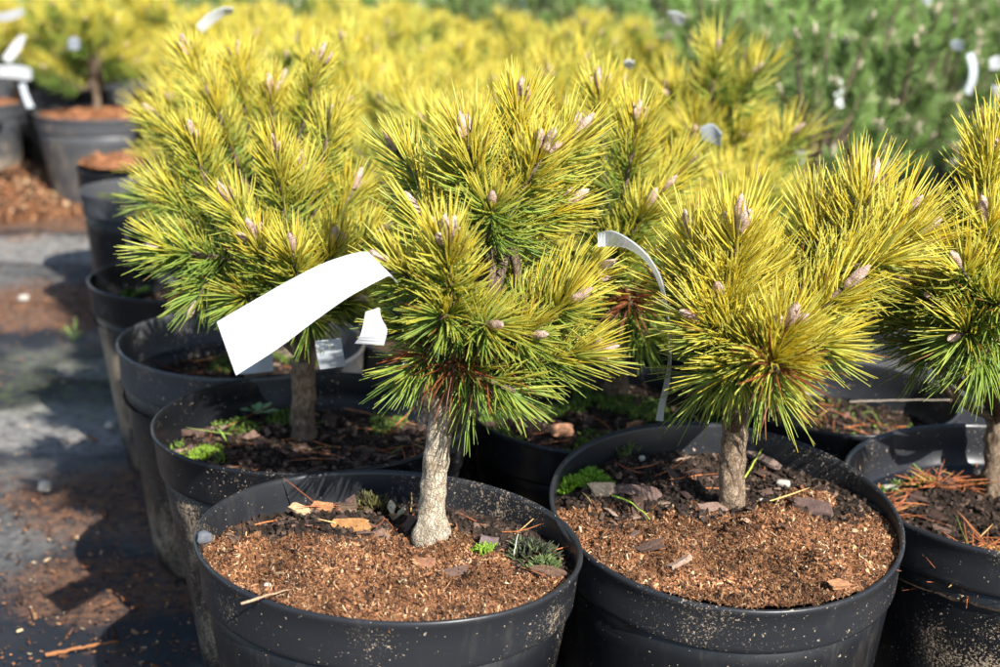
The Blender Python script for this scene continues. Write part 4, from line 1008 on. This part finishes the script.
far = [('curved white label sticking up over the golden pines at the upper left', 2.0, [(196, 26, 202, 33), (207, 15, 212, 24), (222, 8, 225, 15), (233, 8, 233, 14)]),
       ('white label lying flat over the pots at the far left edge', 3.2, [(-6, 66, -6, 77), (12, 65, 12, 78), (26, 67, 26, 80), (32, 70, 32, 79)]),
       ('white label pointing up left at the far left', 3.3, [(2, 58, 10, 63), (12, 44, 20, 50), (20, 35, 26, 36)]),
       ('pale label hanging down in front of the far left pots', 3.2, [(19, 84, 25, 83), (22, 95, 28, 94), (27, 108, 34, 107)]),
       ('small round white label end over the large grey pot', 3.0, [(68, 39, 68, 48), (74, 37, 74, 50), (80, 40, 80, 49)]),
       ('white label at the top left corner', 3.4, [(-4, 14, -4, 22), (10, 11, 12, 20), (22, 8, 25, 14)]),
       ('white dot like label end between golden shoots left of the tall pine', 1.75, [(624, 62, 624, 67), (629, 60, 629, 69), (634, 62, 634, 67)]),
       ('white label tip behind the top of the tall golden pine', 2.1, [(668, 12, 669, 19), (677, 12, 677, 24), (685, 17, 684, 25)]),
       ('grey white label end near the isolated golden shoot', 1.6, [(700, 128, 702, 140), (712, 124, 713, 143), (722, 134, 720, 146)]),
       ('white label end low before the green block, just above the bright yellow pine', 2.3, [(794, 154, 794, 160), (800, 150, 801, 163), (806, 153, 806, 159)]),
       ('bright white label hanging in the middle of the green block', 2.4, [(832, 80, 841, 79), (832, 88, 843, 88), (835, 98, 842, 98), (836, 108, 843, 107)]),
       ('long curved pale label hanging right in the green block', 2.5, [(966, 55, 973, 52), (969, 65, 977, 65), (969, 78, 976, 80), (964, 92, 970, 95)]),
       ('white label at the right edge, upper of two', 2.5, [(989, 60, 990, 70), (996, 56, 997, 69), (1004, 58, 1004, 68)]),
       ('white label at the right edge, lower of two', 2.45, [(992, 86, 993, 96), (999, 86, 1000, 99), (1006, 88, 1006, 98)]),
       ('white spot label at the top of the green block', 2.9, [(921, -4, 922, 3), (927, -5, 927, 5), (933, -4, 932, 3)]),
       ('faint bluish label end in the upper right of the green block', 2.6, [(950, 42, 952, 49), (957, 40, 958, 50), (964, 43, 963, 50)])]
for lb, Y, q in far:
    ribbon('plant_label', lb, [(p(a, b, Y), p(c, d, Y + .012)) for a, b, c, d in q], M_tagclear if ('pale' in lb or 'bluish' in lb or 'grey' in lb) else M_tag, .0006, LB)

# ------------------------------------------------------------------ debris on the aisle
rng = np.random.default_rng(77)
n = 60000
X = rng.uniform(-1.6, .1, n); Y = rng.uniform(1.0, 3.9, n)
cl = n2(X, Y, 7, 5) * .6 + n2(X, Y, 24, 6) * .4
brown = np.exp(-(((X + .75) / .35) ** 2 + ((Y - 2.5) / .17) ** 2)) + np.exp(-(((X + 1.15) / .45) ** 2 + ((Y - 3.4) / .35) ** 2)) + .8 * np.exp(-(((X + .42) / .2) ** 2 + ((Y - 1.4) / .25) ** 2))
keep = rng.random(n) < np.clip((cl - .45) * 3, .05, 1) * .45 + brown
X, Y = X[keep], Y[keep]; n = len(X)
P = np.stack([X, Y, np.full(n, .003)], 1)
V, F, C = chips(rng, P, rng.uniform(.0006, .0021, n) * np.where(rng.random(n) < .03, 1.8, 1), rng.uniform(.3, .8, n), rng.uniform(1, 4, n), pal(rng, n, COIR + [(.07, .04, .025)], [4, 5, 2, 5, 1, 4]), .4, .3)
tag(mesh('compost_debris', V, F, M_chip, None, C, smooth=False), 'loose brown bark and fibre debris scattered over the aisle fabric', 'debris', kind='stuff')
# heap of spilled compost by the grey pots
g = np.linspace(-1, 1, 60); XX, YY = np.meshgrid(g, g); q = np.hypot(XX, YY)
c0 = gz(38, 192, 0)
hx, hy = XX * .42, YY * .42
ZZ = .06 * np.clip(1 - q, 0, 1) ** .8 * (.7 + .6 * n2(hx + 3, hy, 14, 3)) + (n2(hx, hy, 60, 4) - .5) * .012 * (q < 1) - .006
V = np.stack([hx, hy, ZZ], -1).reshape(-1, 3); i, j = np.meshgrid(np.arange(59), np.arange(59)); a = (j * 60 + i).ravel()
F = np.stack([a, a + 1, a + 61, a + 60], 1); F = F[(q.ravel()[F] < 1.02).all(1)]
tag(mesh('compost_heap', V, F, M_soil, None, np.tile((.25, .105, .05), (len(V), 1)) * (.5 + n2(V[:, 0], V[:, 1], 45, 8))[:, None], loc=(c0[0] - .12, c0[1] + .0, 0)), 'low heap of spilled red brown compost at the foot of the grey pots', 'compost heap', kind='stuff')

rng = np.random.default_rng(78); n = 9000
a = rng.random(n) * 6.283; q = rng.random(n) ** .6 * .42; hx = q * np.cos(a); hy = q * np.sin(a)
hz = .06 * np.clip(1 - q / .42, 0, 1) ** .8 * (.7 + .6 * n2(hx + 3, hy, 14, 3)) + .001
V, F, C = chips(rng, np.stack([hx, hy, hz], 1), rng.uniform(.002, .0065, n), rng.uniform(.4, .9, n), rng.uniform(1, 3.5, n), pal(rng, n, COIR + [(.05, .03, .02)], [5, 4, 3, 4, 1, 2]), .6, .3)
hp = [o for o in COL.objects if o.name.startswith('compost_heap')][0]
tag(mesh('compost_crumbs', V, F, M_chip, hp, C, smooth=False), kind='stuff')
